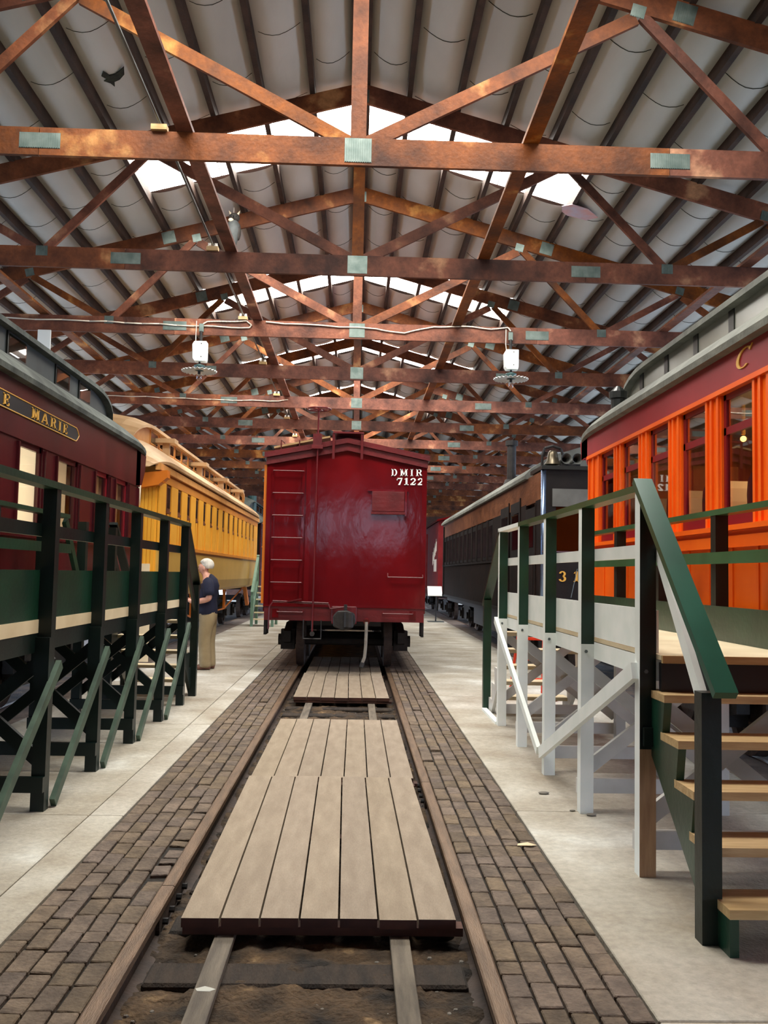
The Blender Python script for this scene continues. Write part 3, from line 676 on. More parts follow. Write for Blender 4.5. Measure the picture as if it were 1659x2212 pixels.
# ---- orange coach (nearest, on the side of the white platform)
def orange_coach():
    xs, y1, y0, cx, half = 3.07, 11.47, -8.0, 4.63, 1.56
    r = thing('coach', (cx, y1, 0), 'bright orange coach with red letterboard and tall windows, beside the white platform', 'railway coach')
    T = .07
    bx('side_panel', 'orange', r, xs, xs+T, y0, y1, .95, 2.0); bx('end_wall', 'orange', r, xs, cx+half, y1-.06, y1, .95, 3.3)
    bx('far_side', 'wood_int', r, cx+half-.07, cx+half, y0, y1, .95, 3.3)
    bx('floor_deck', 'iron', r, xs+.02, cx+half-.02, y0, y1-.02, .95, 1.15); bx('interior_ceiling', 'int_cream', r, xs+T, cx+half-.07, y0, y1-.06, 3.24, 3.28)
    k = 0; y = y1-.28
    while y > -3: bx('batten', 'orange', r, xs-.012, xs, y-.02, y+.02, .98, 1.86); y -= .46
    bx('belt_rail', 'orange', r, xs-.03, xs+.02, y0, y1, 1.86, 1.95); bx('window_sill', 'orange', r, xs-.06, xs+.06, y0, y1, 1.99, 2.03)
    bx('letterboard', 'letter_red', r, xs-.025, xs+.05, y0, y1+.30, 3.12, 3.40); bx('letterboard_trim', 'orange', r, xs-.035, xs+.06, y0, y1, 3.085, 3.125)
    # corner hood under the roof end
    MB().prism([(y1, 3.02), (y1+.10, 3.13), (y1+.30, 3.12), (y1+.36, 3.36), (y1, 3.36)], 'x', xs-.025, xs+.03).build('end_hood', 'letter_red', r)
    def pillar(ya, yb):
        p = bx('window_pillar', 'orange', r, xs, xs+T, ya, yb, 2.02, 3.10)
        for q in (ya+.02, (ya+yb)/2, yb-.06): bx('moulding', 'orange', p, xs-.02, xs, q, q+.04, 2.03, 3.09)
    pillar(10.92, y1)
    for i in range(15):
        yb = 10.92-.915*i; ya = yb-.60
        w = MB()
        for a in ((ya, ya+.045), (yb-.045, yb)): w.box(xs+.02, xs+.05, a[0], a[1], 2.03, 3.09)
        w.box(xs+.02, xs+.05, ya, yb, 3.04, 3.09).box(xs+.02, xs+.05, ya, yb, 2.76, 2.82).box(xs+.015, xs+.05, ya, yb, 2.03, 2.14)
        s = w.build('window_sash', 'sash_red', r)
        MB().box(xs+.032, xs+.038, ya+.045, yb-.045, 2.82, 3.04).build('pane', 'pane_shiny', s); MB().box(xs+.036, xs+.042, ya+.045, yb-.045, 2.14, 2.76).build('pane', 'pane', s)
        pillar(ya-.315, ya)
    text('letterboard_letter', 'C', 'gold', r, (xs-.028, 6.94, 3.20), (0,-1,0), (0,0,1), .15, 2.1)
    # seats with linen headrests
    for i in range(9):
        ys = 9.75-.93*i
        for xx in (xs+.12, cx+.25):
            sb = MB().prism([(ys-.08, 1.55), (ys+.06, 1.52), (ys+.12, 2.28), (ys+.10, 2.39), (ys+.03, 2.45), (ys-.05, 2.45), (ys-.10, 2.39), (ys-.115, 2.28)], 'x', xx, xx+1.0).build('seat_back', 'plush', r, bevel=.012)
            MB().prism([(ys-.108, 2.05), (ys-.125, 2.06), (ys-.128, 2.28), (ys-.112, 2.395), (ys-.055, 2.463), (ys+.03, 2.463), (ys+.03, 2.45), (ys-.05, 2.45), (ys-.10, 2.39), (ys-.115, 2.28)], 'x', xx+.04, xx+.96).build('headrest_cloth', 'linen', sb)
            bx('seat_cushion', 'plush', r, xx, xx+1.0, ys-.52, ys-.04, 1.40, 1.60, bevel=.02)
    for k in range(6): bx('inner_pilaster', 'oak', r, cx+half-.10, cx+half-.07, 10.3-1.83*k, 10.62-1.83*k, 1.6, 3.24)
    bk = MB().box(xs+.07, cx+half-.07, 10.35, 10.40, 1.15, 3.24).build('interior_bulkhead', 'wood_int', r)
    for k in range(4): bx('interior_panel', 'oak', bk, xs+.2+.7*k, xs+.72+.7*k, 10.335, 10.35, 1.3, 2.9)
    lamp = MB().sph((cx-.9, 8.4, 2.92), .028).build('interior_bulb', 'warm_bulb', r, smooth=True)
    MB().cyl((cx-.9, 8.4, 2.96), (cx-.9, 8.4, 3.24), .02, 8).build('bulb_stem', 'gold', r)
    L = bpy.data.lights.new('interior_lamp', 'POINT'); L.energy = 55; L.color = (1, .72, .42); L.shadow_soft_size = .1
    lo = bpy.data.objects.new('interior_lamp', L); COL.objects.link(lo); lo.parent = r; lo.location = Vector((cx-.5, 7.2, 2.85))-wloc(r)
    wins = [(8.13+.88*k-.42, 8.13+.88*k+.34) for k in range(-6, 3)]
    cl = coach_roof(r, cx, half, y0, 11.95, False, True, 'roof_grey', 'cler_grey', 'roof_grey', 3.43, (), cb=3.83, ct=4.05)
    for k in range(-7, 4):
        yy = 8.13+.88*k
        bx('clerestory_divider', 'dark_trim', cl, xs+.44, xs+.452, yy-.06, yy+.06, 3.82, 4.05)
    v = MB().cyl((3.30, 11.0, 3.55), (3.30, 11.0, 3.80), .085, 14).cyl((3.30, 11.0, 3.78), (3.30, 11.0, 3.86), .11, 14).cyl((3.30, 11.0, 3.86), (3.30, 11.0, 3.93), .10, 14, .03); v.build('roof_ventilator', 'dark_trim', r)
    truck(r, cx, 9.4)
orange_coach()

# ---- maroon coach with the name board
def maroon_coach():
    xs, y1, y0, cx, half = -3.07, 13.76, -8.0, -4.63, 1.56
    r = thing('coach', (cx, y1, 0), 'dark maroon coach with a gold-lettered black name board and lit windows', 'railway coach')
    T = .07
    ops = [(5.6, 6.3), (7.3, 8.0), (8.90, 9.56), (10.04, 10.78), (11.50, 12.10), (12.46, 13.10)]
    bx('side_panel', 'maroon', r, xs-T, xs, y0, y1, .95, 1.92); bx('letterboard', 'maroon', r, xs-T, xs+.02, y0, y1, 2.82, 3.38)
    bx('end_wall', 'maroon', r, cx-half, xs, y1-.06, y1, .95, 3.3); bx('far_side', 'maroon', r, cx-half, cx-half+.07, y0, y1, .95, 3.3)
    bx('floor_deck', 'iron', r, cx-half+.02, xs-.02, y0, y1-.02, .95, 1.15); bx('window_sill', 'maroon', r, xs-.03, xs+.035, y0, y1, 1.89, 1.935)
    bx('interior_ceiling', 'int_cream', r, cx-half+.07, xs-T, y0, y1-.06, 3.2, 3.24)
    prev = y0
    for i, (a, b) in enumerate(ops+[(y1, None)]):
        p = bx('window_pillar', 'maroon', r, xs-T, xs, prev, a, 1.92, 2.82)
        if i:
            for q in (prev+.04, a-.07): bx('moulding', 'maroon', p, xs, xs+.025, q, q+.03, 1.95, 2.80)
        if b is None: break
        w = MB()
        for c in ((a, a+.04), (b-.04, b)): w.box(xs-.055, xs-.02, c[0], c[1], 1.93, 2.82)
        w.box(xs-.055, xs-.02, a, b, 2.77, 2.82).box(xs-.055, xs-.02, a, b, 1.93, 1.99)
        s = w.build('window_sash', 'sash_red' if i > 3 else 'maroon', r)
        MB().box(xs-.042, xs-.036, a+.04, b-.04, 1.99, 2.77).build('pane', 'pane', s)
        if i == 2: bx('window_blind', 'lit_blind', r, xs-.12, xs-.115, a-.05, b+.30, 1.95, 2.81)
        elif i == 3: bx('window_blind', 'mid_blind', r, xs-.12, xs-.115, a-.05, b-.06, 1.95, 2.81)
        elif i > 3:
            cu = MB()
            for k in range(6): cu.cyl((xs-.12, a+.15+k*.06, 1.98), (xs-.12, a+.15+k*.06, 2.8), .036, 8)
            cu.build('curtain', 'dim_blind', r)
        prev = b
    nb = thing_part('name_board', r)
    P = [(3.5, 3.045), (10.55, 3.045), (10.60, 3.07), (10.66, 3.12), (10.60, 3.17), (10.55, 3.195), (3.5, 3.195)]
    MB().prism(P, 'x', xs+.018, xs+.028).build('board', 'black', nb)
    MB().tube([(xs+.03, y, z) for y, z in P+[P[0]]], .006, 5).build('gold_border', 'gold', nb)
    text('board_lettering', 'MARIE', 'gold', nb, (xs+.030, 9.10, 3.066), (0,1,0), (0,0,1), .108, 1.9, .62)
    text('board_lettering', 'E', 'gold', nb, (xs+.030, 8.36, 3.066), (0,1,0), (0,0,1), .108, 1.9, .58)
    MB().prism([(y1-.25, 2.82), (y1+.12, 2.86), (y1+.30, 3.10), (y1+.34, 3.32), (y1-.25, 3.34)], 'x', xs-.05, xs+.02).build('end_hood', 'maroon', r)
    MB().prism([(y1+.05, 2.86), (y1+.10, 2.60), (y1+.15, 2.82), (y1+.22, 2.56), (y1+.26, 2.92), (y1+.2, 3.0)], 'x', xs-.03, xs-.02).build('hanging_plastic', 'linen', r)
    L = bpy.data.lights.new('interior_lamp', 'POINT'); L.energy = 30; L.color = (1, .86, .62); L.shadow_soft_size = .15
    lo = bpy.data.objects.new('interior_lamp', L); COL.objects.link(lo); lo.parent = r; lo.location = Vector((cx, 10.6, 2.9))-wloc(r)
    bx('interior_partition', 'int_cream', r, cx-half+.07, xs-.6, 11.0, 11.05, 1.15, 3.2)
    coach_roof(r, cx, half, y0, 14.22, False, True, 'roof_dkgrey', 'cler_dk', 'roof_dkgrey', 3.41, [(6.3,6.75), (7.9,8.35), (9.65, 10.15), (11.2, 11.7), (12.15, 12.6)], 'pane', 'dark_trim', cb=3.78, ct=4.07)
    truck(r, cx, 11.6); truck(r, cx, 2.0)
    bx('battery_box', 'black', r, cx-1.2, cx+1.2, 5.0, 7.4, .35, .95)
maroon_coach()

# ---- yellow coach
def yellow_coach():
    xs, y0, y1, cx, half = -3.07, 15.2, 30.3, -4.63, 1.56
    r = thing('coach', (cx, y0, 0), 'yellow wooden coach with a row of narrow windows and ventilators on its roof', 'railway coach')
    bx('body_core', 'yellow_low', r, cx-half+.02, xs-.05, y0+.02, y1-.02, 1.2, 3.3)
    MB().prism([(xs-.22, 1.12), (xs-.05, 1.20), (xs, 1.40), (xs+.0, 1.98), (xs-.22, 1.98)], 'y', y0, y1).build('lower_side', 'yellow_low', r)
    bx('belt_rail', 'yellow_deep', r, xs-.04, xs+.04, y0, y1, 1.97, 2.03); bx('letterboard', 'yellow_deep', r, xs-.05, xs+.015, y0, y1, 3.06, 3.34)
    bx('cornice', 'oak', r, xs-.03, xs+.06, y0-.2, y1+.1, 3.22, 3.33)
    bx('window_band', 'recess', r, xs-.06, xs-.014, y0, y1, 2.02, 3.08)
    bx('corner_board', 'yellow', r, xs-.05, xs+.012, y0, y0+.52, 1.98, 3.08); bx('corner_board', 'yellow', r, xs-.05, xs+.012, y1-.4, y1, 1.98, 3.08)
    ew = bx('end_wall', 'yellow', r, cx-half, xs-.02, y0-.015, y0+.02, 1.1, 3.1)
    x = xs-.05
    while x > xs-1.6: bx('tongue_board', 'yellow', ew, x-.052, x, y0-.03, y0-.015, 1.12, 3.08); x -= .06
    bx('end_step_panel', 'cream', r, xs-.35, xs-.10, y0-.05, y0-.015, 1.12, 1.7)
    hb = MB().box(xs-.75, xs+.10, y0-.16, y0+.02, 3.02, 3.16).prism([(xs-.30, 2.92), (xs+.02, 2.98), (xs+.16, 3.10), (xs+.16, 3.22), (xs-.30, 3.16)], 'y', y0-.18, y0+.04); hb.build('end_bracket', 'orange_strip', r)
    n = 15; p = (y1-.45-(y0+.62))/n
    for i in range(n):
        a = y0+.62+i*p; 
        pl = bx('pilaster', 'yellow', r, xs-.04, xs+.012, a+.36, a+p, 2.02, 3.07)
        w = bx('window', 'copper_wood', r, xs-.035, xs-.005, a+.02, a+.34, 2.60, 3.05)
        bx('pane', 'black_pane', w, xs-.005, xs-.001, a+.06, a+.30, 2.66, 3.01); bx('window_base', 'copper_wood', w, xs-.03, xs+.010, a+.03, a+.33, 2.57, 2.61)
        bx('slat_pilaster', 'yellow', w, xs-.03, xs+.004, a+.10, a+.25, 2.04, 2.56)
    cl = coach_roof(r, cx, half, y0-.35, y1+.25, True, True, 'deck_cream', 'oak', 'deck_cream', 3.41, [(16.4+.74*k, 16.4+.74*k+.52) for k in range(18)], 'pane_dark', 'oak', cb=3.80, ct=4.08)
    for yy in (16.9, 20.5, 23.8, 27.0):
        v = MB().box(xs-.32, xs-.20, yy-.06, yy+.06, 3.55, 3.90).box(xs-.44, xs-.08, yy-.17, yy+.17, 3.90, 3.98); v.build('roof_ventilator', 'deck_cream', r)
    bx('step_panel', 'orange_strip', r, xs-.42, xs-.24, y0-.04, y0, .30, 1.10); bx('step_panel', 'cream', r, xs-.24, xs-.08, y0-.04, y0, .12, 1.10)
    # queen posts and truss rods
    for yy in (20.2, 25.2):
        MB().prism([(yy-.18, 1.15), (yy+.18, 1.15), (yy+.06, .98), (yy+.05, .60), (yy-.05, .60), (yy-.06, .98)], 'x', xs-.32, xs-.26).build('queen_post', 'orange_strip', r)
    MB().tube([(xs-.29, 16.2, 1.12), (xs-.29, 20.2, .60), (xs-.29, 25.2, .60), (xs-.29, 29.4, 1.12)], .02, 6).build('truss_rod', 'orange_strip', r)
    MB().prism([(28.5, 1.14), (28.75, 1.14), (29.5, .62), (29.3, .55)], 'x', xs-.2, xs-.1).build('step_hanger', 'orange_strip', r)
    truck(r, cx, 17.6); truck(r, cx, 27.6)
    bx('tool_box', 'green_dark', r, cx-.9, xs-.3, 21.4, 23.6, .45, 1.1)
yellow_coach()

# ---- black and brown motor coach with the bell
def motor_coach():
    xs, y0, y1, cx, half = 3.07, 14.4, 30.8, 4.63, 1.56
    r = thing('motor_coach', (cx, y0, 0), 'black motor coach with brass bell and horns above its front end', 'railway coach')
    bx('lower_side', 'car_brown', r, xs, cx+half, y0+.03, y1, .95, 1.95); bx('letterboard', 'copper_wood', r, xs, cx+half, y0+.03, y1, 2.82, 3.28)
    bx('body_core', 'black', r, xs+.07, cx+half, y0+.08, y1-.02, 1.95, 2.82)
    bx('belt_rail', 'car_black', r, xs-.02, xs+.02, y0, y1, 1.90, 1.95)
    bx('side_sill', 'car_black', r, xs-.015, xs+.02, y0, y1, .93, 1.0)
    y = 19.6; i = 0
    while y < 30.0:
        w = bx('window', 'car_black', r, xs+.0, xs+.06, y, y+.66, 1.96, 2.84)
        bx('pane', 'pane_dark', w, xs-.004, xs, y+.08, y+.60, 2.04, 2.70)
        bx('window_pillar', 'car_brown', r, xs-.012, xs+.06, y+.66, y+.92, 1.95, 2.84); y += .92
    bx('vestibule_post', 'car_black', r, xs-.04, xs+.04, 30.3, 30.42, .95, 3.2)
    for a, b, zt in ((14.9, 15.75, 2.75), (16.3, 17.3, 2.95), (17.5, 18.5, 2.95)):
        d = bx('door', 'car_black', r, xs-.01, xs+.06, a, b, 1.05, zt)
        bx('door_pane', 'pane_dark', d, xs-.016, xs-.01, a+.15, b-.15, 2.1, zt-.2)
        for z0, z1 in ((1.2, 1.9),): bx('door_panel', 'car_brown', d, xs-.022, xs-.01, a+.12, b-.12, z0, z1)
        bx('door_frame', 'car_brown', d, xs-.02, xs+.02, a-.05, a, 1.0, zt+.05)
    bx('window_pillar', 'car_brown', r, xs-.005, xs+.06, 15.75, 16.3, 1.95, 2.84); bx('window_pillar', 'car_brown', r, xs-.005, xs+.06, 18.5, 19.6, 1.95, 2.84); bx('window_pillar', 'car_brown', r, xs-.005, xs+.06, y0+.05, 14.9, 1.95, 2.84)
    # front end
    fe = bx('front_end', 'car_black', r, xs+.02, cx+half, y0, y0+.06, .95, 2.02); bx('front_top', 'car_black', r, xs+.02, cx+half, y0, y0+.06, 2.72, 3.30)
    for a, b in ((xs+.02, xs+.22), (xs+1.25, xs+1.5), (xs+2.6, cx+half)): bx('front_pillar', 'car_black', r, a, b, y0, y0+.06, 2.02, 2.72)
    bx('front_pane', 'pane_dark', r, xs+.22, xs+1.25, y0+.02, y0+.03, 2.02, 2.72); bx('front_pane', 'pane_dark', r, xs+1.5, xs+2.6, y0+.02, y0+.03, 2.02, 2.72)
    bx('cab_lining', 'sash_red', r, xs+.5, xs+1.2, y0+.10, y0+.12, 2.0, 2.7)
    bx('front_sill', 'steel_blue', r, xs, cx+half, y0-.02, y0, 2.0, 2.02); bx('shade_panel', 'grey_panel', r, xs+.16, xs+1.6, y0-.02, y0, 2.72, 3.0)
    bx('front_cornice', 'dark_trim', r, xs-.02, cx+half, y0-.06, y0+.9, 3.30, 3.36)
    MB().cyl((xs+.03, y0+.03, .95), (xs+.03, y0+.03, 3.3), .045, 12).build('corner_post', 'steel_blue', r, smooth=True)
    text('front_number', '31', 'gold', r, (3.335, y0-.006, 1.545), (1,0,0), (0,0,1), .165, 1.05, .55)
    MB().tube([(3.62, y0-.05, 1.75), (3.52, y0-.06, 1.3)], .006, 5).build('front_rod', 'conduit', r)
    hp = [(half+.06, 3.27), (half+.06, 3.33), (half-.05, 3.45), (half-.4, 3.68), (half-.9, 3.84), (0, 3.92)]
    pr = [(cx-u, z) for u, z in hp]+[(cx+u, z) for u, z in hp[:-1][::-1]]
    MB().prism(pr, 'y', 15.6, y1+.15).build('roof', 'roof_grey', r)
    st = MB().cyl((3.62, 20.6, 3.6), (3.62, 20.6, 4.55), .10, 14).cyl((3.62, 20.6, 4.55), (3.62, 20.6, 4.66), .14, 14).cyl((3.62, 20.6, 3.62), (3.62, 20.6, 3.78), .2, 14, .14); st.build('exhaust_stack', 'iron', r)
    # bell and horns
    b = thing_part('bell', r); c = (3.30, 14.72, 3.42)
    MB().lathe(c, [(.135, 0), (.125, .02), (.10, .06), (.082, .14), (.075, .19), (.05, .225), (0, .235)], 20).build('bell_body', 'bronze', b, smooth=True)
    MB().tube([(c[0]-.17, c[1], 3.36), (c[0]-.17, c[1], 3.56), (c[0]-.13, c[1], 3.68), (c[0], c[1], 3.72), (c[0]+.13, c[1], 3.68), (c[0]+.17, c[1], 3.56), (c[0]+.17, c[1], 3.36)], .022, 8).build('yoke', 'iron', b)
    bx('bell_bracket', 'iron', b, c[0]-.2, c[0]+.2, c[1]-.06, c[1]+.06, 3.34, 3.37)
    for q in (3.46, 3.64):
        MB().lathe((q, 14.45, 3.49), [(.085, 0), (.075, .02), (.045, .10), (.035, .45), (0, .46)], 16, (0,1,0)).build('horn', 'grey_panel', r, smooth=True)
    bx('horn_bracket', 'iron', r, 3.40, 3.72, 14.6, 14.66, 3.35, 3.42)
    truck(r, cx, 16.6); truck(r, cx, 28.4)
    bx('equipment_box', 'black', r, cx-1.3, cx+1.2, 19.4, 24.6, .38, .95); bx('underframe', 'black', r, cx-1.4, cx+1.4, y0, y1, .8, .95)
motor_coach()

# ---- cars further back
def red_boxcar():
    x0, y0 = 3.12, 33.2; r = thing('boxcar', (4.6, y0, 0), 'red boxcar with white side lettering behind the black motor coach', 'boxcar')
    MB().prism([(x0, .95), (6.1, .95), (6.1, 3.55), (4.6, 3.9), (x0, 3.55)], 'y', y0, y0+12).build('body', 'red_far', r)
    MB().prism([(x0-.06, 3.55), (4.6, 3.93), (6.16, 3.55), (6.16, 3.62), (4.6, 4.0), (x0-.06, 3.62)], 'y', y0-.1, y0+12.1).build('roof', 'box_red', r)
    bx('door', 'red_far', r, x0-.05, x0, y0+5, y0+7, 1.1, 3.3)
    for k in range(4):
        yy = y0+.7+.45*k
        MB().box(x0-.008, x0, yy, yy+.10, 2.5-.3*k*.5, 2.95-.3*k*.5).box(x0-.008, x0, yy, yy+.32, 2.85-.15*k, 2.95-.15*k).box(x0-.008, x0, yy+.22, yy+.32, 2.45-.15*k, 2.95-.15*k).build('side_lettering', 'paint_white', r)
    for k in range(3): MB().box(x0-.008, x0, y0+.7+.4*k, y0+.95+.4*k, 1.75, 2.2).build('side_lettering', 'paint_white', r)
    bx('side_sill', 'box_red', r, x0-.02, x0+.04, y0, y0+12, .85, 1.02); truck(r, 4.63, y0+1.9); truck(r, 4.63, y0+10)
red_boxcar()
def grey_coach():
    xs, y0, y1, cx, half = -3.07, 31.6, 46, -4.63, 1.56; r = thing('coach', (cx, y0, 0), 'dark coach with grey-green clerestory roof beyond the yellow coach', 'railway coach')
    bx('body_core', 'car_brown', r, cx-half, xs-.04, y0, y1, 1.0, 3.3); bx('side_panel', 'maroon', r, xs-.04, xs, y0, y1, .95, 1.95); bx('letterboard', 'maroon', r, xs-.04, xs, y0, y1, 2.85, 3.3)
    for k in range(12):
        bx('window_pillar', 'maroon', r, xs-.04, xs, y0+1.15*k, y0+.35+1.15*k, 1.95, 2.85); bx('pane', 'pane_dark', r, xs-.03, xs-.02, y0+.35+1.15*k, y0+1.15+1.15*k, 1.95, 2.85)
    coach_roof(r, cx, half, y0-.4, y1, True, False, 'roof_dkgrey', 'cler_dk', 'roof_dkgrey', 3.36, [(33+1.1*k, 33.6+1.1*k) for k in range(8)], 'pane_dark', 'dark_trim')
    MB().cyl((xs-.5, 33.0, 3.7), (xs-.5, 33.0, 4.3), .16, 12).build('roof_ventilator', 'lamp_green', r); truck(r, cx, y0+2)
grey_coach()
# ------------------------------------------------------------------ viewing platforms
def post_mesh(x, y, z0, z1, side, split, w=.045):
    """square post; below the split white; above it green with a white edge on the aisle face. side=-1: aisle towards -x"""
    b = MB()
    for a, c, lower in ((z0, split, True), (split, z1, False)):
        if c <= a: continue
        p = [(x-w,y-w,a),(x+w,y-w,a),(x+w,y+w,a),(x-w,y+w,a),(x-w,y-w,c),(x+w,y-w,c),(x+w,y+w,c),(x-w,y+w,c)]
        k = len(b.f); b.poly(p, [(0,3,2,1),(4,5,6,7),(0,1,5,4),(1,2,6,5),(2,3,7,6),(3,0,4,7)], 0 if lower else 1)
        if not lower and side: b.m[k+5 if side < 0 else k+3] = 0
    return b
def sawtooth(b, x0, x1, steps, run, back_off, mi=0):
    """stair stringer: steps = [(front_y, top_z)...] from the top, descending in the direction of run"""
    up = []; d = run
    for fy, z in steps: up += [(fy-d*.25, z), (fy, z)]
    fy, z = steps[-1]; up.append((fy, 0)); ty, tz = steps[0]
    up += [(fy-d*.20, 0), (ty-d*.25, tz-.28)]
    b.prism(up, 'x', x0, x1, mi); return b
def white_platform():
    xf, xr, ys = 1.78, 2.72, (5.11, 6.43, 7.65, 8.88, 10.10)
    r = thing('viewing_platform', (xf, ys[0], 0), 'half-painted white and green wooden platform with stairs beside the orange coach', 'platform')
    for i, y in enumerate(ys):
        if i == 0:
            b = MB().box(xf-.045, xf+.045, y-.045, y+.045, 0, .68, 2).box(xf-.045, xf+.045, y-.045, y+.045, .68, 2.09, 1)
            b.m[5] = 0; b.m[11] = 0; b.build('post', ['plat_white', 'green_dark', 'raw_wood'], r)
            bx('post_block', 'green_dark', r, xf-.03, xf+.055, y-.075, y-.045, .70, .80)
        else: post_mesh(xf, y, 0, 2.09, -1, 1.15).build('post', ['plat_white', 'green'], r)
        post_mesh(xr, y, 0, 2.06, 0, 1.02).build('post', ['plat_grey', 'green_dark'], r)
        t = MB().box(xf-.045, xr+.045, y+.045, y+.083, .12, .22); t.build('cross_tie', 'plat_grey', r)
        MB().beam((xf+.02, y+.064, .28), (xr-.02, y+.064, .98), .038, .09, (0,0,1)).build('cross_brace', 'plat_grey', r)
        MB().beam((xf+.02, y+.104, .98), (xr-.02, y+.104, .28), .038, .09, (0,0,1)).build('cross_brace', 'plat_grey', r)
        bl = MB()
        bl.cyl((xf-.01, y-.05, 1.10), (xf-.01, y-.045, 1.10), .012, 6); bl.build('bolt', 'conduit', r)
    for a, b_ in ((5.0, 10.15),):
        bx('deck', 'deck_wood', r, xf+.045, xr-.0, 4.98, 10.16, 1.17, 1.195)
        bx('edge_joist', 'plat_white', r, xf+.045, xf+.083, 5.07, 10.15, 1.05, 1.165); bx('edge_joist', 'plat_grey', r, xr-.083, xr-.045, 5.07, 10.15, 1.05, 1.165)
        bx('deck_nosing', 'tan_wood', r, xf+.046, xr, 4.955, 4.98, 1.155, 1.196)
        bx('end_joist', 'black', r, xf+.05, xr, 4.99, 5.03, 1.0, 1.155)
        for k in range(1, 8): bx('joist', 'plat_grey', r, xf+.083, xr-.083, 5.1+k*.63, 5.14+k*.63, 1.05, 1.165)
    bx('top_rail', 'green_rail', r, xf-.05, xf+.055, 5.13, 8.90, 2.09, 2.13); bx('top_rail', 'plat_white', r, xf-.05, xf+.055, 8.90, 10.16, 2.09, 2.13)
    bx('mid_rail', 'plat_white', r, xf+.046, xf+.075, 5.06, 10.15, 1.725, 1.805)
    bx('kick_panel', 'plat_white', r, xf+.046, xf+.058, 5.06, 10.15, 1.20, 1.435); 
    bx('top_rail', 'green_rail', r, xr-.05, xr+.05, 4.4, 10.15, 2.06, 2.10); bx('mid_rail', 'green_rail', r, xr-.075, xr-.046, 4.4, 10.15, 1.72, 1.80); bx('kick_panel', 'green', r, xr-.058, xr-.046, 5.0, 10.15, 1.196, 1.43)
    MB().beam((xf-.062, 5.10, 1.10), (xf-.062, 7.66, .17), .036, .09, (0,0,1)).build('side_brace', 'plat_white', r)
    MB().beam((xf-.064, 10.16, 1.13), (xf-.064, 7.74, .17), .036, .07, (0,0,1)).build('side_brace', 'plat_white', r)
    # stairs towards the camera
    st = [(4.85-.21*k, 1.0-.2*k) for k in range(5)]
    for i, (fy, z) in enumerate(st):
        bx('tread', 'tan_wood', r, xf+.018, xr-.02, fy, fy+.27, z-.04, z)
    sawtooth(MB(), xf+.02, xf+.06, [(f+.005, z-.04) for f, z in st], -1, 0).build('stringer', 'green', r); sawtooth(MB(), xr-.03, xr+.01, [(f+.005, z-.04) for f, z in st], -1, 0).build('stringer', 'green', r)
    MB().box(1.73, 1.82, 4.145, 4.235, 0, 1.10).build('stair_post', 'green_dark', r)
    MB().beam((1.775, 5.16, 2.155), (1.805, 4.06, 1.10), .105, .04, (0,0,1)).build('stair_rail', 'green_teal', r)
    MB().beam((1.84, 5.06, 1.76), (1.78, 4.2, .98), .03, .085, (0,0,1)).build('stair_mid_rail', 'plat_white', r)
    MB().beam((1.865, 5.06, 1.76), (1.80, 4.2, .98), .02, .085, (0,0,1)).build('stair_mid_rail', 'green_dark', r)
    # far stairs
    st = [(10.36+.21*k, 1.0-.2*k) for k in range(5)]
    for fy, z in st: bx('tread', 'deck_wood', r, xf+.055, xr-.02, fy-.27, fy, z-.04, z)
    for x in (xf+.02, xr-.03): sawtooth(MB(), x, x+.04, [(f-.005, z-.04) for f, z in st], 1, 0).build('stringer', 'plat_grey', r)
    for x in (xf,):
        bx('stair_post', 'green', r, x-.045, x+.045, 11.21, 11.30, 0, 1.32)
        MB().beam((x, 10.10, 2.10), (x, 11.36, 1.26), .10, .04, (0,0,1)).build('stair_rail', 'green', r)
    bx('floor_runner', 'plat_white', r, xf-.06, xf+.0, 10.15, 11.21, 0, .03)
white_platform()
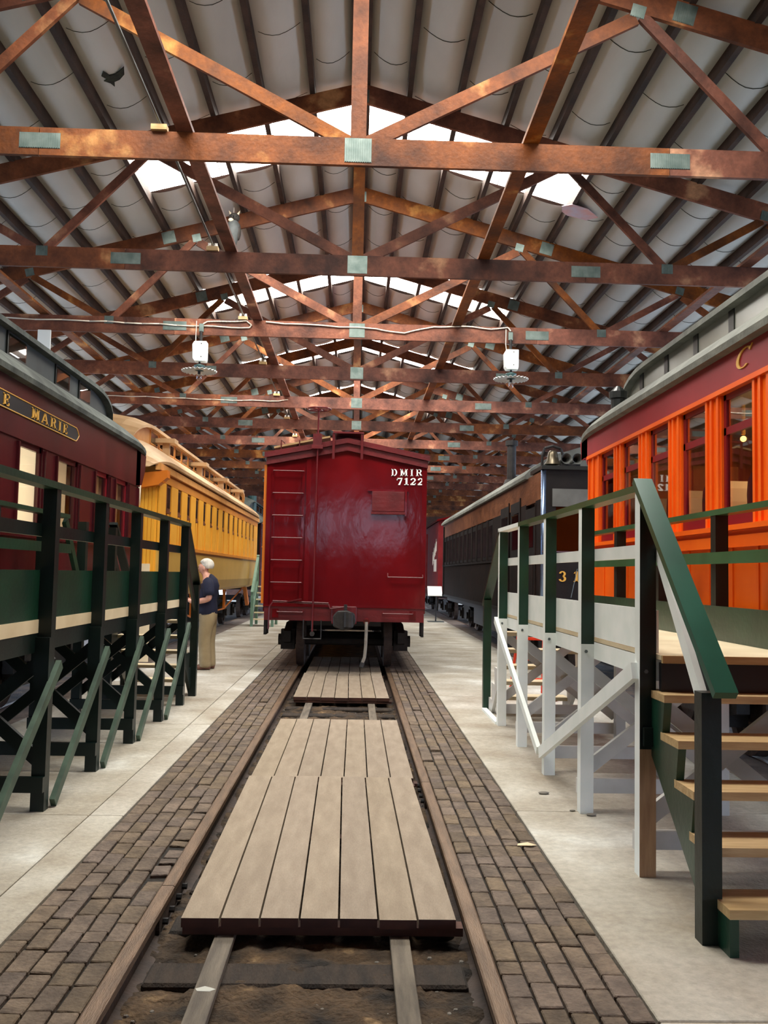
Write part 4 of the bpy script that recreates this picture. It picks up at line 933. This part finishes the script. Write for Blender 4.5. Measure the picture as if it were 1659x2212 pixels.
def green_platform():
    xf, xr, ys = -1.89, -2.76, (2.64, 3.87, 5.09, 6.31, 7.54, 8.755, 10.02, 11.24)
    r = thing('viewing_platform', (xf, ys[-1], 0), 'dark green wooden platform with slanting braces beside the maroon coach', 'platform')
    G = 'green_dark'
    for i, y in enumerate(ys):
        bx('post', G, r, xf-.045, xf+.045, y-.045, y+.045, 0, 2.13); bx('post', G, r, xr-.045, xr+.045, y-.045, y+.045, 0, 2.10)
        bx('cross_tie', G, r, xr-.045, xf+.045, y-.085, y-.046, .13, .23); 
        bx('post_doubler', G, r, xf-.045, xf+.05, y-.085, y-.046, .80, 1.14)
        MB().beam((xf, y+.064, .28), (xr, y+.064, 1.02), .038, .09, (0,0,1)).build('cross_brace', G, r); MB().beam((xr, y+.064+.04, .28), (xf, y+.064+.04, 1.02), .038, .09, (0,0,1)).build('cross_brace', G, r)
        if i: MB().beam((xf+.064, y+.10, .95), (xf+.064, ys[i-1]+.08, .03), .036, .07, (0,0,1)).build('side_brace', 'green_worn', r)
    ya, yb = ys[0]-.05, ys[-1]+.05
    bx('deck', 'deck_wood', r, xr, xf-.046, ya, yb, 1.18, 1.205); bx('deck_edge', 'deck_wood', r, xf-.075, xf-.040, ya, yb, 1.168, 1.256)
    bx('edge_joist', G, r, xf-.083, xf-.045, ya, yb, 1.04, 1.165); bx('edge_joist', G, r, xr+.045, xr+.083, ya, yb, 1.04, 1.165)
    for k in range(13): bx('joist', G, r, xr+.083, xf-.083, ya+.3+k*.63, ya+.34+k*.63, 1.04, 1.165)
    bx('top_rail', 'green', r, xf-.055, xf+.055, ya, yb, 2.13, 2.175); bx('mid_rail', G, r, xf-.075, xf-.046, ya, yb, 1.81, 1.895); bx('kick_panel', 'green', r, xf-.060, xf-.046, ya, yb, 1.25, 1.585)
    bx('top_rail', 'green', r, xr-.05, xr+.05, ya, yb-1.9, 2.10, 2.14); bx('mid_rail', 'green', r, xr+.046, xr+.075, ya, yb-1.9, 1.75, 1.84); bx('kick_panel', 'green', r, xr+.046, xr+.058, ya, yb-1.2, 1.205, 1.45)
    MB().beam((xr, yb-1.9, 2.08), (xr, yb-1.2, 1.25), .04, .09, (0,0,1)).build('gate_brace', 'green', r)
    st = [(yb+.25+.2*k, 1.0-.2*k) for k in range(5)]
    for fy, z in st: bx('tread', 'deck_wood', r, xr+.02, xf-.05, fy-.26, fy, z-.035, z)
    for x in (xf-.06, xr): sawtooth(MB(), x, x+.04, [(f-.005, z-.035) for f, z in st], 1, 0).build('stringer', G, r)
    for x in (xf, xr):
        bx('stair_post', G, r, x-.045, x+.045, 12.035, 12.125, 0, 1.42)
        MB().beam((x, 11.24, 2.15), (x, 12.18, 1.38), .10, .04, (0,0,1)).build('stair_rail', G, r)
        MB().beam((x, 11.28, 1.78), (x, 12.08, 1.10), .03, .085, (0,0,1)).build('stair_mid_rail', G, r)
green_platform()
# green steps at the far end of the yellow coach
def far_steps():
    y0 = 27.5; r = thing('steps', (-2.7, y0, 0), 'narrow pale green wooden steps at the far end of the yellow coach', 'steps')
    for k in range(6): bx('tread', 'deck_wood', r, -2.82, -2.25, y0+.02+.22*k, y0+.26+.22*k, .19+.19*k, .225+.19*k)
    for x in (-2.86, -2.25):
        MB().beam((x, y0+.02, .12), (x, y0+1.4, 1.28), .04, .2, (0,0,1)).build('stringer', 'green_pale', r)
        bx('post', 'green_pale', r, x-.04, x+.04, y0-.04, y0+.04, 0, 1.05); bx('post', 'green_pale', r, x-.04, x+.04, y0+1.3, y0+1.38, 0, 2.1)
        MB().beam((x, y0-.08, 1.0), (x, y0+1.4, 2.12), .08, .04, (0,0,1)).build('hand_rail', 'green_pale', r); MB().beam((x, y0, .62), (x, y0+1.38, 1.7), .03, .07, (0,0,1)).build('mid_rail', 'green_pale', r)
far_steps()
# information stand
s = thing('information_stand', (3.0, 32.2, 0), 'white slanted information panel on a thin post with flat base', 'sign')
MB().beam((2.93, 32.0, .90), (2.93, 32.30, 1.22), .50, .03, (0,0,1)).build('panel', 'lamp_white', s); MB().cyl((2.98, 32.2, .02), (2.98, 32.2, 1.02), .025, 8).build('post', 'iron', s); bx('base', 'conduit', s, 2.7, 3.26, 32.0, 32.4, 0, .025)
# red folding ladder leaning behind the far stairs of the white platform
s = thing('step_ladder', (2.55, 12.4, 0), 'red-orange step ladder standing behind the white platform', 'ladder')
for x in (2.35, 2.80):
    MB().beam((x, 12.1, 0), (x+.06 if x < 2.5 else x-.06, 12.5, 1.02), .05, .07, (0,1,0)).build('side_rail', 'red_orange', s); MB().beam((x, 12.95, 0), (x+.06 if x < 2.5 else x-.06, 12.55, 1.0), .03, .05, (0,1,0)).build('rear_leg', 'red_orange', s)
for k in range(3): MB().box(2.37, 2.78, 12.12+.1*k, 12.26+.1*k, .25+.26*k, .28+.26*k).build('tread', 'red_orange', s)
bx('top_cap', 'red_orange', s, 2.38, 2.77, 12.42, 12.62, 1.0, 1.04)
# ------------------------------------------------------------------ hanging lamps
def make_lamp(x, lb):
    y = TY(3)-.12; r = thing('hanging_lamp', (x, y, 4.58), lb, 'lamp', 'hanging lamps on the truss')
    MB().box(x-.035, x+.035, y+.05, y+.086, 5.27, 5.40).build('junction_box', 'plate', r, bevel=.005); MB().cyl((x, y+.06, 5.10), (x, y+.06, 5.28), .022, 10).build('hanger', 'iron', r)
    b = MB().prism([(x-.10, 4.83), (x-.07, 4.79), (x+.10, 4.79), (x+.11, 4.83), (x+.11, 5.10), (x-.08, 5.10), (x-.11, 5.05)], 'y', y-.06, y+.10).build('ballast_box', 'lamp_white', r, bevel=.008)
    for zz in (5.06, 4.86): MB().cyl((x+.03, y-.066, zz), (x+.03, y-.06, zz), .008, 6).build('screw', 'iron', b)
    MB().cyl((x, y, 4.72), (x, y, 4.80), .016, 8).build('stem', 'iron', r)
    MB().lathe((x, y, 4.64), [(.03, 0), (.07, .01), (.075, .05), (.05, .06), (.085, .075), (.085, .09), (.03, .11), (0, .11)], 16).build('socket_hood', 'lamp_green', r, smooth=True)
    sh = MB(); n = 96; pts = []; fs = []
    for j in range(7):
        t = j/6; rr = .06+.205*t
        for i in range(n):
            a = 2*math.pi*i/n; wv = math.sin(a*24)*.012*t
            pts.append((x+(rr+wv*.6)*math.cos(a), y+(rr+wv*.6)*math.sin(a), 4.655-.012*t*t+wv*.9))
    for j in range(6):
        for i in range(n): fs.append((j*n+i, j*n+(i+1)%n, (j+1)*n+(i+1)%n, (j+1)*n+i))
    s_ = sh.poly(pts, fs).build('shade', 'porcelain', r, smooth=True); sm = s_.modifiers.new('thick', 'SOLIDIFY'); sm.thickness = .004
    MB().cyl((x, y, 4.60), (x, y, 4.66), .022, 10).build('socket', 'iron', r)
    MB().lathe((x, y, 4.50), [(0, 0), (.025, .006), (.04, .03), (.042, .05), (.03, .085), (.02, .10)], 14).build('bulb', 'bulb', r, smooth=True)
    MB().tube([(x-.075, y+.06, 5.44), (x-.078, y+.05, 5.20), (x-.07, y+.02, 5.08)], .006, 5).build('feed_wire', 'cable', r)
make_lamp(-2.285, 'hanging lamp with pleated shade below a white box, over the green platform')
make_lamp(2.50, 'hanging lamp with pleated shade below a white box, over the white platform')
# white board hanging above the maroon coach
o = MB().box(-4.77, -4.57, 14.10, 14.125, 4.45, 5.235).build('hanging_board', 'lamp_white', bevel=.004); tag(o, 'white board hanging from the tie beam above the maroon coach', 'board')
# ------------------------------------------------------------------ owl decoy on a wire
def owl():
    x, y, z = -1.80, 13.80, 6.46; r = thing('owl_decoy', (x, y, z), 'grey plastic owl decoy hanging by a wire under the roof', 'decoy')
    MB().lathe((x, y, z), [(0, 0), (.035, .03), (.07, .14), (.10, .28), (.10, .38), (.07, .44), (.05, .46)], 16).build('body', 'owl_grey', r, smooth=True)
    for s in (-1, 1):
        MB().sph((x+s*.075, y+.01, z+.29), .12, (.35, .55, 1.15), 10, 8).build('wing', 'owl_dark', r, smooth=True)
    h = MB().sph((x+.01, y-.005, z+.50), .085, (1.0, .95, .85), 14, 10).build('head', 'owl_dark', r, smooth=True)
    for s in (-1, 1):
        MB().cyl((x+.01+s*.05, y, z+.55), (x+.01+s*.085, y-.01, z+.61), .022, 6, .002).build('ear_tuft', 'linen', h)
        MB().sph((x+.01+s*.035, y-.075, z+.51), .018, (1,.6,1), 8, 6).build('eye', 'black', h)
    MB().cyl((x+.01, y-.08, z+.50), (x+.01, y-.105, z+.47), .014, 6, .002).build('beak', 'black', h); MB().sph((x-.03, y-.065, z+.445), .04, (1, .5, .7), 8, 6).build('throat_patch', 'linen', h)
    MB().cyl((x, y, z+.57), (x, y, 7.12), .004, 5).build('wire', 'cable', r)
owl()
# ------------------------------------------------------------------ the visitor
def skin_mesh(name, verts, edges, radii, m, parent, sub=2, root=0):
    me = bpy.data.meshes.new(name); me.from_pydata([tuple(Vector(v)) for v in verts], edges, []); o = bpy.data.objects.new(name, me); COL.objects.link(o)
    o.modifiers.new('skin', 'SKIN'); 
    for i, rr in enumerate(radii): me.skin_vertices[0].data[i].radius = rr if isinstance(rr, tuple) else (rr, rr)
    me.skin_vertices[0].data[root].use_root = True
    ss = o.modifiers.new('sub', 'SUBSURF'); ss.levels = sub; ss.render_levels = sub
    dg = bpy.context.evaluated_depsgraph_get(); ev = o.evaluated_get(dg); nm = bpy.data.meshes.new_from_object(ev)
    bpy.data.objects.remove(o); nm.materials.clear(); nm.materials.append(MATS[m])
    for p in nm.polygons: p.use_smooth = True
    off = wloc(parent); q = bpy.data.objects.new(name, nm); COL.objects.link(q); q.parent = parent
    return q
def limb(name, path, radii, m, parent, n=14):
    """closed tapered tube with elliptical rings; radii = r or (r_side, r_other)"""
    pts = []; fs = []; k = len(path); path = [Vector(p) for p in path]
    for j in range(k):
        d = (path[min(j+1, k-1)]-path[max(j-1, 0)]).normalized(); t = Vector((1,0,0)) if abs(d.x) < .8 else Vector((0,0,1))
        u = (t-d*t.dot(d)).normalized(); v = d.cross(u); r = radii[j]; r = r if isinstance(r, tuple) else (r, r)
        for i in range(n): an = 2*math.pi*i/n; pts.append(path[j]+u*r[0]*math.cos(an)+v*r[1]*math.sin(an))
    for j in range(k-1):
        for i in range(n): fs.append((j*n+i, j*n+(i+1)%n, (j+1)*n+(i+1)%n, (j+1)*n+i))
    fs += [tuple(range(n-1, -1, -1)), tuple(range((k-1)*n, k*n))]
    off = wloc(parent); return MB().poly([p+off for p in pts], fs).build(name, m, parent, smooth=True)
def person():
    # faces -x; local coordinates: f = forward (-x), l = the left side (-y, towards the aisle)
    P = thing('person', (-2.235, 15.34, 0), 'white-haired person in navy t-shirt and khaki trousers, head bowed, standing by the platform', 'person')
    F = lambda f, l, z: (-f, -l, z)
    V = []; E = []; R = []
    def add(p, r, par=None):
        V.append(F(*p)); R.append(r)
        if par is not None: E.append((par, len(V)-1))
        return len(V)-1
    pel = add((0,0,.94), (.13,.10)); ab = add((.02,0,1.10), (.13,.115), pel); ch = add((0,0,1.30), (.15,.115), ab); nk0 = add((.01,0,1.46), .085, ch); nk = add((.05,0,1.53), .066, nk0)
    h1 = add((.085,0,1.585), .066, nk); h2 = add((.095,0,1.66), (.085,.095), h1); h3 = add((.07,0,1.735), (.085,.095), h2)
    add((.185,0,1.630), .018, h2)
    for s in (1, -1):
        sh = add((-.0,.19*s,1.42), .075, nk0); el = add((-.06,.27*s,1.15), .058, sh); wr = add((.20,.21*s,1.09), .042, el); pa = add((.275,.19*s,1.11), .042, wr)
        for k, (dl, ln) in enumerate(((-.026,.075), (-.009,.085), (.009,.08), (.026,.065))):
            a = add((.315,(.185+dl)*s,1.125), .011, pa); b = add((.315+ln*.6,(.185+dl)*s,1.115), .009, a); add((.315+ln*.85,(.18+dl)*s,1.085), .008, b)
        tb = add((.285,.155*s,1.15), .012, pa); add((.325,.14*s,1.155), .010, tb)
        hp = add((-.0,.09*s,.86), .085, pel); kn = add((.01+.02*s,.10*s,.50), .058, hp); an = add((-.03+.02*s,.105*s,.10), .042, kn); ft = add((.04+.02*s,.11*s,.045), (.040,.035), an); add((.14+.02*s,.12*s,.035), (.036,.028), ft)
    skin_mesh('body', V, E, R, 'skin', P)
    rings = ((.895,0,.150,.185), (.90,0,.160,.195), (.98,.012,.168,.198), (1.08,.03,.172,.198), (1.18,.022,.166,.20), (1.29,-.005,.160,.212), (1.38,-.025,.148,.215), (1.44,-.02,.120,.185), (1.485,.005,.092,.115), (1.51,.025,.076,.082))
    limb('shirt', [F(f, 0, z) for z, f, a, b in rings], [(a, b) for z, f, a, b in rings], 'shirt', P, 24)
    for s in (1, -1):
        limb('sleeve', [F(.005,.12*s,1.455), F(-.01,.175*s,1.43), F(-.025,.215*s,1.36), F(-.04,.24*s,1.28), F(-.052,.262*s,1.20)], [.05, .085, .092, .090, .088], 'shirt', P)
    V.clear(); E.clear(); R.clear()
    a = add((0,0,1.06), (.17,.14)); b = add((-.0,0,.94), (.185,.15), a)
    for s in (1, -1):
        q = add((-.01,.085*s,.80), .135, b); q = add((.0+.02*s,.10*s,.60), .118, q); q = add((.01+.02*s,.105*s,.45), .106, q); q = add((-.01+.02*s,.105*s,.25), .104, q); q = add((-.02+.02*s,.105*s,.09), .106, q); add((-.02+.02*s,.105*s,.03), .104, q)
    skin_mesh('trousers', V, E, R, 'khaki', P)
    for s in (1, -1):
        limb('shoe', [F(-.105+.02*s,.105*s,.042), F(-.09+.02*s,.105*s,.045), F(.0+.02*s,.108*s,.05), F(.09+.02*s,.112*s,.042), F(.165+.02*s,.118*s,.034), F(.19+.02*s,.12*s,.03)], [(.03,.032), (.042,.042), (.050,.050), (.042,.050), (.033,.042), (.02,.026)], 'shoe', P)
    hm = MB(); n, m = 20, 12; pts = []; fs = []; cc = Vector(F(.045, 0, 1.70))
    for j in range(m+1):
        th = math.radians(4+118*j/m)
        for i in range(n):
            an = 2*math.pi*i/n; d_ = Vector((math.sin(th)*math.cos(an)*.125, math.sin(th)*math.sin(an)*.098, math.cos(th)*.112))
            if math.cos(an) < -.2 and d_.z < .035: d_ *= .80
            pts.append(cc+d_)
    for j in range(m):
        for i in range(n): fs.append((j*n+i, j*n+(i+1)%n, (j+1)*n+(i+1)%n, (j+1)*n+i))
    fs.append(tuple(range(n)))
    off = wloc(P); hm.poly([Vector(p)+off for p in pts], fs).build('hair', 'hair', P, smooth=True)
    for s in (1, -1):
        MB().sph(Vector(F(.075, .090*s, 1.64))+off, .032, (.7, .35, 1.1), 8, 6).build('ear', 'skin', P, smooth=True)
        MB().sph(Vector(F(.168, .034*s, 1.665))+off, .011, (1,1,1), 8, 6).build('eye', 'black', P, smooth=True)
    MB().sph(Vector(F(.150, 0, 1.578))+off, .018, (.5, 1.3, .35), 8, 6).build('mouth', 'sash_red', P, smooth=True)
person()
o = MB().box(-2.71, -2.63, 15.12, 15.54, 1.05, 1.17).cyl((-2.71, 15.33, 1.11), (-2.76, 15.33, 1.11), .035, 10).build('camera_held', 'iron', bevel=.006); tag(o, 'small dark camera held in the hands of the standing person', 'camera')
# ------------------------------------------------------------------ bits on the floor
for i, (x, y, sz, lb) in enumerate(((1.60, 6.95, .035, 'flat grey stone on the concrete beside the white platform'), (1.80, 6.34, .03, 'small grey stone at the foot of a white post'), (1.70, 6.46, .018, 'tiny grey stone at the aisle side of a white post'))):
    tag(MB().sph((x, y, sz*.28), sz, (1.2, .8, .3), 9, 6).build('stone', 'stone', smooth=True), lb, 'stone')
tag(MB().poly([(1.17,5.62,.004),(1.25,5.60,.010),(1.29,5.63,.004),(1.24,5.66,.012),(1.18,5.655,.005),(1.17,5.62,.0),(1.25,5.60,.006),(1.29,5.63,.0),(1.24,5.66,.008),(1.18,5.655,.001)], [(0,1,2,3,4),(9,8,7,6,5),(0,5,6,1),(1,6,7,2),(2,7,8,3),(3,8,9,4),(4,9,5,0)]).build('wood_chip', 'cream'), 'pale wood chip lying on the bricks near the white platform', 'wood chip')
